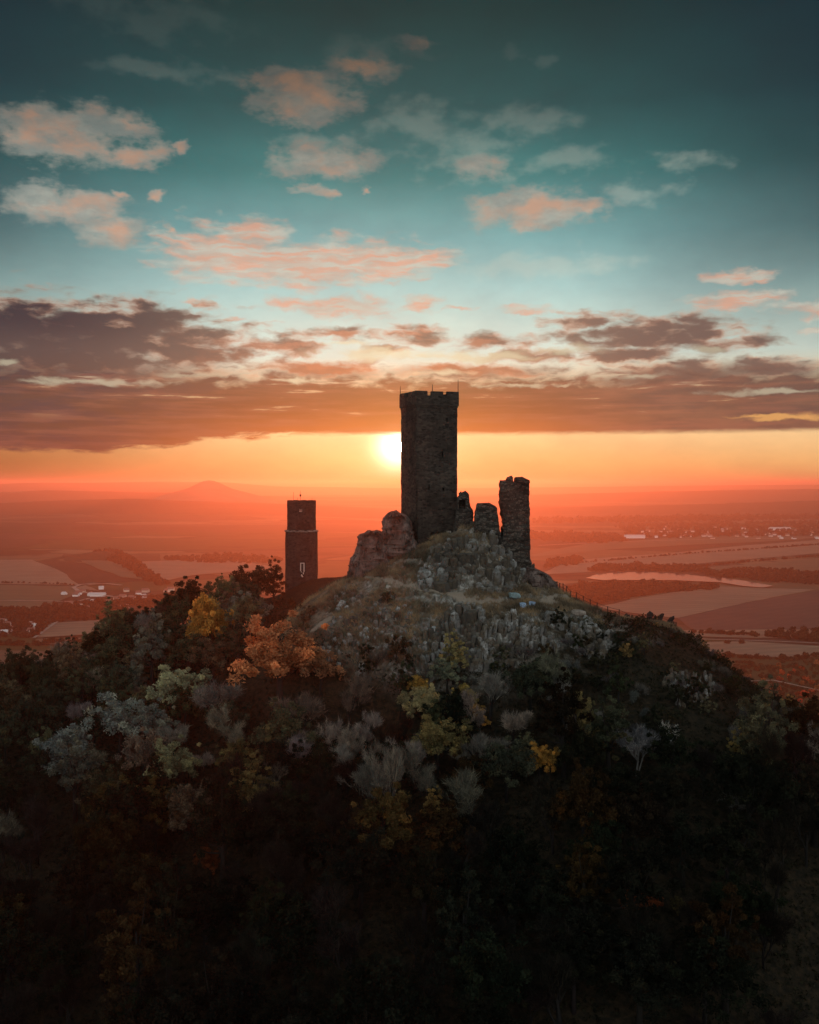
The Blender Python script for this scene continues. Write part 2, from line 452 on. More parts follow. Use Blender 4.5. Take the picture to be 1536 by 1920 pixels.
def plain_mat():
    m, t = mat("farmland_earth")
    g = t.node('ShaderNodeNewGeometry')
    p = t.vm('MULTIPLY', g.outputs['Position'], (1, 1, 0))
    nz = t.noise(p, 0.0006, 4, 0.6)[1]
    pw = t.vm('ADD', p, t.vm('MULTIPLY', t.vm('SUBTRACT', nz, (0.5, 0.5, 0.5)), (700, 700, 0)))
    r = t.node('ShaderNodeVectorRotate'); r.rotation_type = 'Z_AXIS'
    t.put(r.inputs['Vector'], pw); t.put(r.inputs['Angle'], 0.25)
    q = t.vm('MULTIPLY', r.outputs[0], (1 / 900, 1 / 520, 0))
    cell = t.sep(t.vor(q, 1.0, 'F1', 'Color'))[0]
    col = t.ramp(cell, [(0, (0.035, 0.03, 0.02, 1)), (0.22, (0.05, 0.055, 0.025, 1)), (0.4, (0.11, 0.085, 0.05, 1)),
                        (0.58, (0.06, 0.04, 0.028, 1)), (0.75, (0.15, 0.12, 0.07, 1)), (0.9, (0.04, 0.05, 0.02, 1))], 'CONSTANT')
    edge = t.vor(q, 1.0, 'DISTANCE_TO_EDGE', 'Distance')
    wood = t.noise(p, 0.0011, 5, 0.6)[0]
    col = t.mix(t.ss(edge, 0.02, 0.008), col, (0.02, 0.022, 0.012, 1))
    col = t.mix(t.ss(wood, 0.56, 0.6), col, (0.016, 0.018, 0.01, 1))
    fine = t.noise(p, 0.01, 6, 0.65)[0]
    col = t.mix(1.0, col, t.ramp(fine, [(0.25, (0.6, 0.6, 0.6, 1)), (0.75, (1.35, 1.3, 1.2, 1))]), 'MULTIPLY')
    bsdf(t, col, 0.95, spec=0.1)
    return m

M_plain = plain_mat()
ys = np.concatenate([np.linspace(-1500, 800, 6), np.geomspace(1000, 46000, 60)])
xs = np.concatenate([-np.geomspace(40000, 300, 30), [0], np.geomspace(300, 40000, 30)])
XX, YY = np.meshgrid(xs, ys)
ZZ = np.where(YY > 5200, (fbm(XX / 3800 + 5, YY / 2600, 3, 3) - 0.42) * np.clip((YY - 5200) / 9000, 0, 1) * 150, 0)
ZZ = np.maximum(ZZ, 0)
nx = len(xs)
idx = np.arange(len(xs) * len(ys)).reshape(len(ys), nx)
fc = np.stack([idx[:-1, :-1], idx[:-1, 1:], idx[1:, 1:], idx[1:, :-1]], -1).reshape(-1, 4)
tag(link("ground", mesh("ground", np.stack([XX, YY, ZZ], -1), fc, [M_plain], True)), kind='structure')

M_tan = earth_mat("stubble_field", (0.19, 0.13, 0.08, 1), (0.25, 0.18, 0.11, 1), 0.01, c3=(0.15, 0.10, 0.06, 1), rough=0.78, spec=0.4)
M_plough = earth_mat("ploughed_field", (0.055, 0.036, 0.027, 1), (0.075, 0.048, 0.034, 1), 0.01)
M_green = earth_mat("winter_crop", (0.07, 0.075, 0.035, 1), (0.11, 0.10, 0.05, 1), 0.01)
M_rough = earth_mat("rough_grassland", (0.09, 0.06, 0.03, 1), (0.15, 0.10, 0.05, 1), 0.03, c3=(0.06, 0.03, 0.015, 1))
M_woodfloor = earth_mat("woodland_floor", (0.02, 0.018, 0.01, 1), (0.03, 0.024, 0.012, 1), 0.03, spec=0.0)

zlift = [0.5]
def sheet(name, pix, m, z=None):
    """a field or water sheet lying on the plain, its outline given where the photo shows it"""
    if z is None:
        zlift[0] += 0.12; z = zlift[0]
    pts = [G(px, py, 0) for px, py in pix]
    # round the outline slightly by subdividing each side with a little wander
    out = []
    for i, p in enumerate(pts):
        q = pts[(i + 1) % len(pts)]
        L = (q - p).length
        for k in range(6):
            f = k / 6
            r = p.lerp(q, f)
            w_ = math.sin(f * math.pi) * L * 0.012
            r += Vector((w_ * math.sin(i * 3 + k), w_ * math.cos(i * 2 + k * 1.7), 0))
            out.append((r.x, r.y, z))
    return tag(link(name, mesh(name, out, [tuple(range(len(out)))], [m])), kind='structure')

# right-hand fields
sheet("field", [(1060, 1052), (1540, 1012), (1700, 1000), (1700, 1030), (1536, 1037), (1180, 1068), (1010, 1078)], M_tan)
sheet("field", [(1270, 1068), (1700, 1034), (1800, 1085), (1420, 1082)], M_green)
sheet("field", [(1110, 1140), (1220, 1118), (1340, 1100), (1530, 1106), (1400, 1130), (1270, 1160)], M_tan)
sheet("field", [(1270, 1160), (1400, 1131), (1540, 1106), (1760, 1112), (1760, 1178), (1300, 1182)], M_plough)
sheet("field", [(1240, 1183), (1536, 1181), (1760, 1190), (1760, 1200), (1400, 1197), (1200, 1192)], M_tan)
sheet("meadow", [(1250, 1206), (1400, 1204), (1560, 1214), (1700, 1220), (1600, 1226), (1480, 1236), (1380, 1228), (1240, 1222)], M_tan)
sheet("field", [(960, 1048), (1150, 1030), (1500, 1012), (1536, 1006), (1300, 1006), (1100, 1020)], M_green)
# left-hand fields
sheet("field", [(-180, 1052), (60, 1050), (110, 1070), (150, 1098), (-180, 1093)], M_tan)
sheet("field", [(-180, 1095), (140, 1100), (160, 1106), (100, 1135), (-20, 1155), (-180, 1155)], M_green)
sheet("field", [(190, 1110), (140, 1104), (170, 1096), (220, 1094), (160, 1099)], M_tan)
sheet("field", [(260, 1054), (430, 1048), (520, 1066), (360, 1080), (300, 1092)], M_tan)
sheet("field", [(140, 1046), (200, 1050), (270, 1074), (290, 1090), (230, 1084), (180, 1066)], M_green)
sheet("field", [(95, 1170), (200, 1164), (260, 1166), (230, 1188), (70, 1198)], M_tan)
sheet("field", [(70, 1200), (160, 1198), (240, 1204), (150, 1212), (60, 1210)], M_rough)
sheet("meadow", [(-160, 1228), (0, 1222), (140, 1226), (200, 1262), (0, 1280), (-200, 1280)], M_rough)

def road(pix, w, m):
    zlift[0] += 0.12
    pts = [G(*q) for q in pix]; V = []; Fr = []
    for i, q in enumerate(pts):
        d = (pts[min(i + 1, len(pts) - 1)] - pts[max(i - 1, 0)]).normalized(); s = Vector((-d.y, d.x, 0)) * w / 2
        V += [(q.x - s.x, q.y - s.y, zlift[0]), (q.x + s.x, q.y + s.y, zlift[0])]
        if i: Fr.append((2 * i - 2, 2 * i - 1, 2 * i + 1, 2 * i))
    tag(link("road", mesh("road", V, Fr, [m])), kind='structure')
M_road = earth_mat("gravel_road", (0.30, 0.26, 0.21, 1), (0.38, 0.33, 0.27, 1), 0.05, spec=0.3)
road([(228, 1099), (205, 1096.5), (175, 1095.5), (150, 1098), (138, 1103), (146, 1109), (165, 1114), (200, 1119), (240, 1124), (300, 1122)], 9, M_road)
road([(-60, 1131), (20, 1128), (90, 1129), (140, 1131), (168, 1124)], 7, M_road)
road([(64, 1199), (110, 1166), (150, 1142), (200, 1130)], 5, M_road)
road([(1180, 1196), (1300, 1201), (1440, 1205), (1600, 1212)], 4, M_road)
road([(1010, 1024), (1160, 1017), (1300, 1013), (1560, 1009)], 14, M_road)
road([(1340, 1262), (1400, 1282), (1450, 1280), (1540, 1300), (1640, 1296)], 4, M_road)
# lake
m, t = mat("lake_water")
g = t.node('ShaderNodeNewGeometry')
rip = t.noise(t.vm('MULTIPLY', g.outputs['Position'], (1, 0.4, 1)), 0.15, 4, 0.6)[0]
bsdf(t, (0.02, 0.025, 0.03, 1), 0.08, rip, 0.03, 0.2, spec=0.5, IOR=1.5)
M_water = m
sheet("lake", [(1098, 1086), (1120, 1079), (1150, 1076), (1210, 1074), (1270, 1077), (1310, 1082), (1360, 1086), (1400, 1092), (1450, 1101),
               (1430, 1104), (1392, 1101), (1350, 1094), (1300, 1092), (1260, 1090), (1200, 1090), (1130, 1090)], M_water)

# far low hills, closing the view before the edge of the plain
M_far = earth_mat("far_hill_earth", (0.035, 0.032, 0.02, 1), (0.06, 0.05, 0.03, 1), 0.002, spec=0.05)
def ridge(name, Y, depth, prof, x0=-1, x1=1, n=260, seed=0, rough=4.0):
    """a long low hill; prof gives its skyline as photo (px, py)"""
    px = np.linspace(prof[0][0], prof[-1][0], n)
    py = np.interp(px, [p[0] for p in prof], [p[1] for p in prof])
    x = (px - 768) / F * Y
    top = np.maximum(EYE - (py - HZ) / F * Y + (fbm(px / 22, px * 0 + seed, 4, seed) - 0.5) * rough * Y / 9000 * 3, 2)
    rows = []
    for f, h in ((-1, 0.0), (-0.6, 0.45), (-0.25, 0.88), (0, 1.0), (0.3, 0.85), (1, 0.0)):
        wob = (fbm(px / 30 + f * 3, px * 0 + 9, 3, seed + 5) - 0.5) * depth * 0.3
        rows.append(np.stack([x * (1 + f * depth / Y), Y + f * depth + wob, top * h], -1))
    V = np.stack(rows)
    k = np.arange(len(rows) * n).reshape(len(rows), n)
    f4 = np.stack([k[:-1, :-1], k[:-1, 1:], k[1:, 1:], k[1:, :-1]], -1).reshape(-1, 4)
    return tag(link(name, mesh(name, V, f4, [M_far], True)), kind='structure')

ridge("hills", 43000, 1500, [(-700, 906), (0, 907), (400, 906), (800, 908), (1100, 907), (1300, 906), (1536, 905), (2300, 906)], seed=1, rough=.6)
ridge("hills", 21000, 1600, [(-700, 912), (-40, 909), (60, 905), (150, 905.5), (300, 903), (420, 904), (520, 912), (800, 916), (1000, 914), (1240, 911), (1536, 908.5), (2300, 911)], seed=2, rough=1.0)
ridge("hills", 12500, 1300, [(-600, 926), (30, 922), (90, 919), (180, 921), (330, 924), (500, 930), (800, 934), (1100, 925), (1400, 918), (1600, 916), (2200, 922)], seed=3, rough=1.4)
ridge("hills", 8200, 900, [(-500, 950), (-20, 944), (120, 938), (240, 935), (330, 938), (520, 944), (760, 955), (980, 952), (1280, 946), (1540, 938), (2000, 940)], seed=4, rough=1.5)
ridge("hills", 5200, 420, [(-400, 992), (20, 1008), (90, 996), (180, 984), (260, 990), (330, 998), (480, 1006), (700, 1022), (900, 1020)], seed=5, rough=2)
# wooded spur running down to the village
ridge("hills", 3150, 160, [(120, 1044), (170, 1036), (200, 1033), (230, 1044), (262, 1058), (285, 1076), (300, 1088)], seed=6, rough=2)

# the lone domed hill near the sunset
Yd = 9500.0
cx = (392 - 768) / F * Yd
M_dome = earth_mat('dome_hill_earth', (0.2, 0.14, 0.09, 1), (0.26, 0.18, 0.12, 1), 0.004, spec=0.05)
V = []; Fc = []
nr, na = 16, 48
zt = EYE - (900.5 - HZ) / F * Yd
for i in range(nr + 1):
    f = i / nr
    r = f * 700
    h = (zt - 180) * math.exp(-(r / 150) ** 2.2) + 180 * (1 - f ** 2.0)
    for k in range(na):
        a = k * math.tau / na
        V.append((cx + r * math.cos(a) * (1 + 0.06 * math.sin(3 * a)), Yd + r * math.sin(a), h))
for i in range(nr):
    for k in range(na):
        Fc.append((i * na + k, i * na + (k + 1) % na, (i + 1) * na + (k + 1) % na, (i + 1) * na + k))
tag(link("hill", mesh("hill", V, Fc, [M_dome], True)), kind='structure')

# ---------------------------------------------------------------- the castle hill: a surface through measured points
CP = []
def cp(px, py, Y, dz=0.0):
    p = W(px, py, Y); CP.append((p.x, p.y, p.z + dz))
# summit
for q in [(800, 1018, 168), (870, 1012, 161), (930, 1010, 163), (985, 1072, 166), (740, 1045, 165), (700, 1062, 165), (850, 1030, 172), (960, 1020, 170)]:
    cp(*q)
# back of the summit (unseen)
for x, y, z in [(5, 185, 214), (15, 185, 210), (-8, 190, 212), (20, 200, 200), (-15, 210, 205), (0, 240, 196), (30, 230, 180), (-30, 284, 197.5),
                (-30, 310, 192), (-20, 300, 190), (-45, 290, 193), (-35, 265, 196), (0, 290, 178), (-32, 340, 176)]:
    CP.append((x, y, z))
# left grassy shoulder of the crag
for q in [(655, 1080, 164), (600, 1113, 161), (560, 1152, 158), (540, 1165, 154), (620, 1150, 152), (690, 1120, 155), (760, 1075, 159), (700, 1200, 146), (620, 1240, 143)]:
    cp(*q)
# crag face
for q in [(870, 1060, 158), (930, 1050, 160), (960, 1090, 160), (900, 1110, 154), (830, 1120, 153.5), (960, 1132, 155), (1020, 1140, 157), (1035, 1110, 163),
          (930, 1150, 151), (1000, 1160, 152.5), (930, 1200, 148), (1010, 1205, 148), (850, 1190, 148.5), (780, 1180, 149), (850, 1240, 145), (760, 1250, 142.5), (940, 1240, 144)]:
    cp(*q)
# right ridge
for q in [(1043, 1114, 166), (1110, 1148, 167), (1150, 1160, 166), (1240, 1170, 163), (1290, 1196, 161), (1340, 1238, 159), (1400, 1290, 157), (1470, 1330, 154), (1536, 1366, 150), (1640, 1420, 142),
          (1100, 1180, 154), (1200, 1200, 152), (1100, 1230, 147), (1200, 1270, 143), (1290, 1280, 145), (1300, 1340, 137), (1400, 1390, 135)]:
    cp(*q)
# wooded front slopes (ground lies below the crowns)
for q in [(900, 1340, 138), (760, 1360, 137), (1050, 1340, 137), (620, 1360, 139), (450, 1320, 148), (300, 1330, 156), (140, 1330, 166), (-40, 1340, 172), (-250, 1420, 165),
          (900, 1540, 120), (700, 1540, 121), (500, 1520, 126), (300, 1520, 132), (100, 1530, 136), (-150, 1560, 135), (1100, 1500, 121), (1300, 1500, 122), (1500, 1480, 128), (1700, 1530, 124),
          (768, 1790, 104), (500, 1790, 106), (200, 1790, 110), (-100, 1800, 112), (1000, 1780, 104), (1250, 1760, 105), (1500, 1760, 108), (1750, 1780, 108),
          (768, 2150, 86), (400, 2150, 88), (0, 2150, 92), (1100, 2150, 86), (1500, 2130, 90)]:
    cp(*q)
# left back ridge under the skyline trees
for q in [(480, 1150, 240), (400, 1160, 225), (330, 1185, 208), (240, 1225, 200), (160, 1265, 196), (60, 1310, 192), (-60, 1350, 190), (520, 1180, 200), (450, 1220, 180), (350, 1260, 178), (230, 1300, 176)]:
    cp(*q)
# far skirts down to the plain
for a in range(0, 360, 20):
    for r, z in ((125, 150), (190, 105), (300, 45), (420, 14), (560, 0)):
        x = math.cos(R(a)) * r; y = 170 + math.sin(R(a)) * r
        if y < 90 and abs(x) < 130 and r < 200:
            z += 12
        if 0 < x < 200 and y > 250:
            z *= 0.9
        CP.append((x - (18 if y > 230 else 0), y, z))
CP = np.array(CP)
A = np.sqrt(((CP[:, None, :2] - CP[None, :, :2]) ** 2).sum(-1) + 16.0)
Wt = np.linalg.solve(np.block([[A + np.eye(len(CP)) * -0.15, np.ones((len(CP), 1))], [np.ones((1, len(CP))), np.zeros((1, 1))]]),
                     np.append(CP[:, 2], 0))
def hill_base(x, y):
    x = np.asarray(x, float); y = np.asarray(y, float)
    sh = x.shape; x = x.ravel(); y = y.ravel()
    out = np.empty(len(x))
    for i in range(0, len(x), 20000):
        d = np.sqrt((x[i:i + 20000, None] - CP[None, :, 0]) ** 2 + (y[i:i + 20000, None] - CP[None, :, 1]) ** 2 + 16.0)
        out[i:i + 20000] = d @ Wt[:-1] + Wt[-1]
    return out.reshape(sh)
def rockness(x, y):
    """1 on the bare crag, 0 in the woods"""
    e = np.minimum(((x - 8) / 20) ** 2 + ((y - 155) / 14) ** 2, ((x - 24) / 13) ** 2 + ((y - 157) / 8) ** 2)
    return np.clip(1.5 - e, 0, 1)
def hill_z(x, y):
    x = np.asarray(x, float); y = np.asarray(y, float)
    z = hill_base(x, y)
    k = rockness(x, y)
    z = z + (fbm(x / 9, y / 9, 4, 21) - 0.5) * 2.2 + (fbm(x / 2.1, y / 2.1, 3, 31) - 0.5) * 0.9 * (0.4 + k)
    st = 2.6   # the crag breaks into rough steps
    zs = np.floor(z / st + fbm(x / 3, y / 3, 2, 8)) * st
    z = z + k * 0.28 * np.clip(zs - z + st / 2, -st, st)
    return np.maximum(z, -0.5)

def axis(lo, a, b, hi, step, grow=1.09):
    mid = list(np.arange(a, b, step)); s = step; p = b; up = []
    while p < hi:
        up.append(p); s *= grow; p += s
    s = step; p = a; dn = []
    while p > lo:
        s *= grow; p -= s; dn.append(p)
    return np.array(dn[::-1] + mid + up + [hi])
hx = axis(-640, -62, 66, 640, 0.62)
hy = axis(-420, 84, 185, 780, 0.62)
HX, HY = np.meshgrid(hx, hy)
HZZ = hill_z(HX, HY)
k = np.arange(HX.size).reshape(HX.shape)
f4 = np.stack([k[:-1, :-1], k[:-1, 1:], k[1:, 1:], k[1:, :-1]], -1).reshape(-1, 4)
m, t = mat("hillside")
g = t.node('ShaderNodeNewGeometry')
P_ = g.outputs['Position']
n1 = t.noise(P_, 0.22, 6, 0.62)[0]
n2 = t.noise(P_, 1.6, 6, 0.65)[0]
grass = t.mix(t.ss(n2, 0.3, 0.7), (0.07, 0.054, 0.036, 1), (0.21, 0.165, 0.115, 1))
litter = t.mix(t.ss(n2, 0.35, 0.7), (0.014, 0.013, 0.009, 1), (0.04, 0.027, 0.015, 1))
att = t.node('ShaderNodeAttribute', attribute_name='rock')
rockc = t.ramp(t.noise(t.vm('MULTIPLY', P_, (1.2, 1.2, 0.4)), 1.3, 7, 0.68, 0.8)[0], [(0.32, (0.035, 0.03, 0.024, 1)), (0.5, (0.15, 0.14, 0.115, 1)), (0.68, (0.40, 0.39, 0.35, 1))])
rockc = t.mix(t.ss(n1, 0.40, 0.62), rockc, t.mix(0.5, rockc, grass))
nrm = t.sep(g.outputs['Normal'])[2]
steep = t.ss(nrm, 0.86, 0.68)
att2 = t.node('ShaderNodeAttribute', attribute_name='sward')
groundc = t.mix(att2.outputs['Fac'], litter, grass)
n3 = t.noise(P_, 0.55, 5, 0.62)[0]
c = t.mix(t.m('MULTIPLY', att.outputs['Fac'], t.ss(t.m('ADD', t.m('MULTIPLY', steep, 0.35), t.m('MULTIPLY', t.m('SUBTRACT', n3, 0.5), 2.4)), -0.1, 0.35)), groundc, rockc)
atp = t.node('ShaderNodeAttribute', attribute_name='path')
c = t.mix(t.m('MULTIPLY', t.ss(t.m('ADD', atp.outputs['Fac'], t.m('SUBTRACT', n2, 0.5)), 0.35, 0.7), 0.8), c, (0.27, 0.22, 0.165, 1))
bsdf(t, c, 0.95, n2, 0.9, 0.3, spec=0.05)
M_hill = m
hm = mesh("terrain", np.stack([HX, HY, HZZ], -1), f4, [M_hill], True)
at = hm.attributes.new('rock', 'FLOAT', 'POINT'); at.data.foreach_set('value', rockness(HX, HY).astype(np.float32).ravel())
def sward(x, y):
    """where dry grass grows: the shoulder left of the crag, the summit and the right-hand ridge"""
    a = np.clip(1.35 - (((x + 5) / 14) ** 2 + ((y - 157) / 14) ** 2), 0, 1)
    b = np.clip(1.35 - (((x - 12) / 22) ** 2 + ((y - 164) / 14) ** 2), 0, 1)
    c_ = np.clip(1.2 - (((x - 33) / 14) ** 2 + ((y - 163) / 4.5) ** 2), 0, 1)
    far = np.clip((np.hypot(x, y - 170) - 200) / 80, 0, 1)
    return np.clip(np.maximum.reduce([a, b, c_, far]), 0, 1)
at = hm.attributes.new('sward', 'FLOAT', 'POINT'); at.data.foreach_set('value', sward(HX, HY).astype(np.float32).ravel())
def path_near(x, y):
    best = np.full(np.shape(x), 99.0)
    pts = [W(*q) for q in ((1250, 1172, 163), (1160, 1160, 165), (1110, 1152, 165), (1060, 1143, 161), (1010, 1143, 156), (930, 1140, 153), (870, 1128, 153.5), (800, 1112, 155), (740, 1108, 156), (690, 1085, 162))]
    pts2 = [W(*q) for q in ((740, 1108, 156), (680, 1140, 153), (630, 1170, 150), (590, 1190, 149))]
    for L in (pts, pts2):
        for a, b in zip(L[:-1], L[1:]):
            dx, dy = b.x - a.x, b.y - a.y
            f = np.clip(((x - a.x) * dx + (y - a.y) * dy) / (dx * dx + dy * dy), 0, 1)
            best = np.minimum(best, np.hypot(x - a.x - f * dx, y - a.y - f * dy))
    return best
at = hm.attributes.new('path', 'FLOAT', 'POINT'); at.data.foreach_set('value', np.clip(1.25 - path_near(HX, HY) / 0.9, 0, 1).astype(np.float32).ravel())
tag(link("terrain", hm), kind='structure')

def hz1(x, y):
    return float(hill_z(np.array([x]), np.array([y]))[0])
# ---------------------------------------------------------------- masonry
def stone_mat(name, c1, c2, mortar, scale=(1.0, 1.0), stain=0.5, bump=0.5):
    """coursed rubble: flat irregular stones in rough courses, weathered"""
    m, t = mat(name)
    tc = t.node('ShaderNodeTexCoord')
    p = tc.outputs['Object']
    wob = t.noise(p, 0.9, 3, 0.5)[1]
    q = t.vm('ADD', t.vm('MULTIPLY', p, (1.5 * scale[0], 1.5 * scale[0], 3.2 * scale[1])), t.vm('MULTIPLY', wob, (0.8, 0.8, 0.5)))
    cell = t.sep(t.vor(q, 1.0, 'F1', 'Color'))[0]
    edge = t.vor(q, 1.0, 'DISTANCE_TO_EDGE', 'Distance')
    col = t.mix(cell, c1, c2)
    col = t.mix(t.ss(edge, 0.09, 0.02), col, mortar)
    big = t.noise(t.vm('MULTIPLY', p, (1, 1, 0.45)), 0.35, 6, 0.62)[0]
    col = t.mix(t.m('MULTIPLY', t.ss(big, 0.45, 0.68), stain), col, tuple(c * 0.35 for c in c1[:3]) + (1,))
    fine = t.noise(p, 7, 4, 0.6)[0]
    h = t.m('ADD', t.m('MULTIPLY', t.ss(edge, 0.0, 0.12), 0.8), t.m('MULTIPLY', fine, 0.5))
    bsdf(t, col, 0.92, h, bump, 0.12, spec=0.15)
    return m
M_white = stone_mat("tower_masonry", (0.020, 0.016, 0.013, 1), (0.078, 0.062, 0.048, 1), (0.055, 0.044, 0.035, 1))
M_black = stone_mat("basalt_masonry", (0.008, 0.0075, 0.007, 1), (0.042, 0.037, 0.032, 1), (0.03, 0.026, 0.022, 1), (0.8, 0.8), 0.7)
M_ruin = stone_mat("ruin_masonry", (0.028, 0.023, 0.018, 1), (0.12, 0.10, 0.08, 1), (0.03, 0.025, 0.02, 1), (1.1, 1.0), 0.7, 0.9)
m, t = mat("rugged_rock")
tcr = t.node('ShaderNodeTexCoord').outputs['Object']
n1 = t.noise(t.vm('MULTIPLY', tcr, (1, 1, 0.4)), 0.7, 7, 0.62, 0.6)[0]
n2 = t.noise(t.vm('MULTIPLY', tcr, (1, 1, 0.3)), 2.6, 6, 0.66, 0.4)[0]
c = t.ramp(n1, [(0.3, (0.05, 0.037, 0.03, 1)), (0.5, (0.12, 0.085, 0.07, 1)), (0.68, (0.20, 0.15, 0.125, 1))])
c = t.mix(t.ss(n2, 0.48, 0.36), c, (0.03, 0.024, 0.02, 1))
bsdf(t, c, 0.92, t.m('ADD', n1, n2), 1.0, 0.35, spec=0.15)
M_rock = m
m, t = mat("pale_dressed_stone")
n = t.noise(t.node('ShaderNodeTexCoord').outputs['Object'], 3, 5, 0.6)[0]
bsdf(t, t.mix(n, (0.36, 0.33, 0.28, 1), (0.62, 0.58, 0.5, 1)), 0.9, n, 0.4, 0.05)
M_pale = m
m, t = mat("ledge_stone")
n = t.noise(t.node('ShaderNodeTexCoord').outputs['Object'], 1.1, 5, 0.65)[0]
bsdf(t, t.ramp(n, [(0.35, (0.05, 0.045, 0.04, 1)), (0.55, (0.2, 0.18, 0.15, 1)), (0.7, (0.34, 0.31, 0.27, 1))]), 0.9, n, 0.6, 0.08)
M_ledge = m
m, t = mat("rusted_iron")
n = t.noise(t.node('ShaderNodeTexCoord').outputs['Object'], 6, 3, 0.6)[0]
bsdf(t, t.mix(n, (0.03, 0.028, 0.026, 1), (0.07, 0.05, 0.035, 1)), 0.6, Metallic=0.6)
M_iron = m
m, t = mat("weathered_timber")
n = t.noise(t.vm('MULTIPLY', t.node('ShaderNodeTexCoord').outputs['Object'], (6, 6, 1)), 2, 4, 0.6)[0]
bsdf(t, t.mix(n, (0.045, 0.036, 0.028, 1), (0.12, 0.10, 0.08, 1)), 0.9)
M_wood = m

def chip(p, k=1.0):
    q = Vector(p)
    return q + (mnoise.noise_vector(q * 0.55) * 0.07 + mnoise.noise_vector(q * 2.3 + Vector((7, 3, 1))) * 0.055) * k

def wall_face(mb, o, u, width, z0, z1, holes, depth, nrm, mi=0):
    """upright wall face with real recesses; holes are (u0, u1, z0, z1)"""
    def fill(v, st):
        v = sorted(v); out = []
        for a, b in zip(v[:-1], v[1:]):
            k_ = max(1, int(round((b - a) / st)))
            out += [a + (b - a) * i / k_ for i in range(k_)]
        return out + [v[-1]]
    us = fill({0.0, width, *[h[0] for h in holes], *[h[1] for h in holes]}, 0.34)
    zs = fill({z0, z1, *[h[2] for h in holes], *[h[3] for h in holes]}, 0.34)
    P3 = lambda a, z, d=0.0: chip((o[0] + u[0] * a - nrm[0] * d, o[1] + u[1] * a - nrm[1] * d, z))
    for i in range(len(us) - 1):
        for j in range(len(zs) - 1):
            cu, cz = (us[i] + us[i + 1]) / 2, (zs[j] + zs[j + 1]) / 2
            if any(h[0] < cu < h[1] and h[2] < cz < h[3] for h in holes):
                continue
            mb.add([P3(us[i], zs[j]), P3(us[i + 1], zs[j]), P3(us[i + 1], zs[j + 1]), P3(us[i], zs[j + 1])], [(0, 1, 2, 3)], mi)
    for a, b, c, d in holes:
        q = [P3(a, c), P3(b, c), P3(b, d), P3(a, d), P3(a, c, depth), P3(b, c, depth), P3(b, d, depth), P3(a, d, depth)]
        mb.add(q, [(0, 4, 5, 1), (1, 5, 6, 2), (2, 6, 7, 3), (3, 7, 4, 0), (4, 7, 6, 5)], mi)

# ---------------------------------------------------------------- the tall square tower
ang = R(20.7)
e1 = Vector((math.cos(ang), math.sin(ang), 0)); e2 = Vector((-math.sin(ang), math.cos(ang), 0))
S_SH, S_PA = 7.2, 7.62
near = Vector(((779.5 - 768) / F * 165.9, 165.9, 0))
cen = near + (e1 + e2) * (S_PA / 2)
TZ = 214.5
tower = tag(link("square_tower", None, loc=(cen.x, cen.y, TZ), rz=ang),
            "tall square stone tower with a crenellated top, the sun beside its left edge", "tower")
H0 = 242.55 - TZ; H1 = 244.2 - TZ; H2 = 244.92 - TZ
mb = MB()
h = S_SH / 2
def lz(py, Y=167.5):
    return EYE - (py - HZ) / F * Y - TZ
def shaft_face(side, holes):
    # side 0: right front (faces -e2), 1: back right, 2: back left, 3: left front (faces -e1)
    o, u, nr = [((-h, -h), (1, 0), (0, -1)), ((h, -h), (0, 1), (1, 0)), ((h, h), (-1, 0), (0, 1)), ((-h, h), (0, -1), (-1, 0))][side]
    wall_face(mb, o, u, S_SH, 0.0, H0, holes, 0.9, nr)
door = (2.45, 5.1, lz(1026), lz(996.5))
shaft_face(0, [door, (4.4, 4.62, lz(858), lz(846)), (2.1, 2.3, lz(919), lz(908)), (5.3, 5.5, lz(792), lz(783)), (4.6, 4.95, lz(921), lz(915))] + [(uu, uu + .14, lz(yy), lz(yy) + .16) for uu, yy in ((1.2, 800), (3.1, 803), (5.9, 806), (1.1, 880), (3.4, 884), (6.2, 879), (1.6, 950), (3.9, 955), (6.0, 948))])
shaft_face(1, [(3.2, 3.5, 15, 16)]); shaft_face(2, [(3.2, 3.5, 12, 13)]); shaft_face(3, [(3.0, 3.25, 20, 21.1), (3.4, 3.65, 8, 9)])
wt = mb.build("wall", M_white, tower)
# projecting parapet with merlons
mb = MB()
q = S_PA / 2; th = 0.55
mb.box((0, 0, H0 - 0.16), (S_SH + 0.16, S_SH + 0.16, 0.32))
def ringbox(z0, z1, out, t_):
    for (x0, x1, y0, y1) in ((-out, out, -out, -out + t_), (-out, out, out - t_, out), (-out, -out + t_, -out + t_, out - t_), (out - t_, out, -out + t_, out - t_)):
        mb.box(((x0 + x1) / 2, (y0 + y1) / 2, (z0 + z1) / 2), (x1 - x0, y1 - y0, z1 - z0))
ringbox(H0, H1, q, th)
mb.box((0, 0, H0 + 0.25), (S_PA - 2 * th, S_PA - 2 * th, 0.5))
par = mb.build("parapet", M_white, tower)
def merlons(n, gap, side):
    L = (S_PA - gap * (n - 1)) / n
    for i in range(n):
        a = -q + i * (L + gap) + L / 2
        hh = H2 - H1 + random.uniform(-0.05, 0.03)
        lo = a - L / 2 + (th + 0.003 if i == 0 and side in (1, 3) else 0); hi = a + L / 2 - (th + 0.003 if i == n - 1 and side in (1, 3) else 0)
        m_ = MB()
        ce, wd = (lo + hi) / 2, hi - lo
        z_ = H1 + hh / 2
        if side == 0: m_.box((ce, -q + th / 2, z_), (wd, th, hh), taper=0.97)
        if side == 2: m_.box((ce, q - th / 2, z_), (wd, th, hh), taper=0.97)
        if side == 1: m_.box((q - th / 2, ce, z_), (th, wd, hh), taper=0.97)
        if side == 3: m_.box((-q + th / 2, ce, z_), (th, wd, hh), taper=0.97)
        m_.build("merlon", M_white, tower)
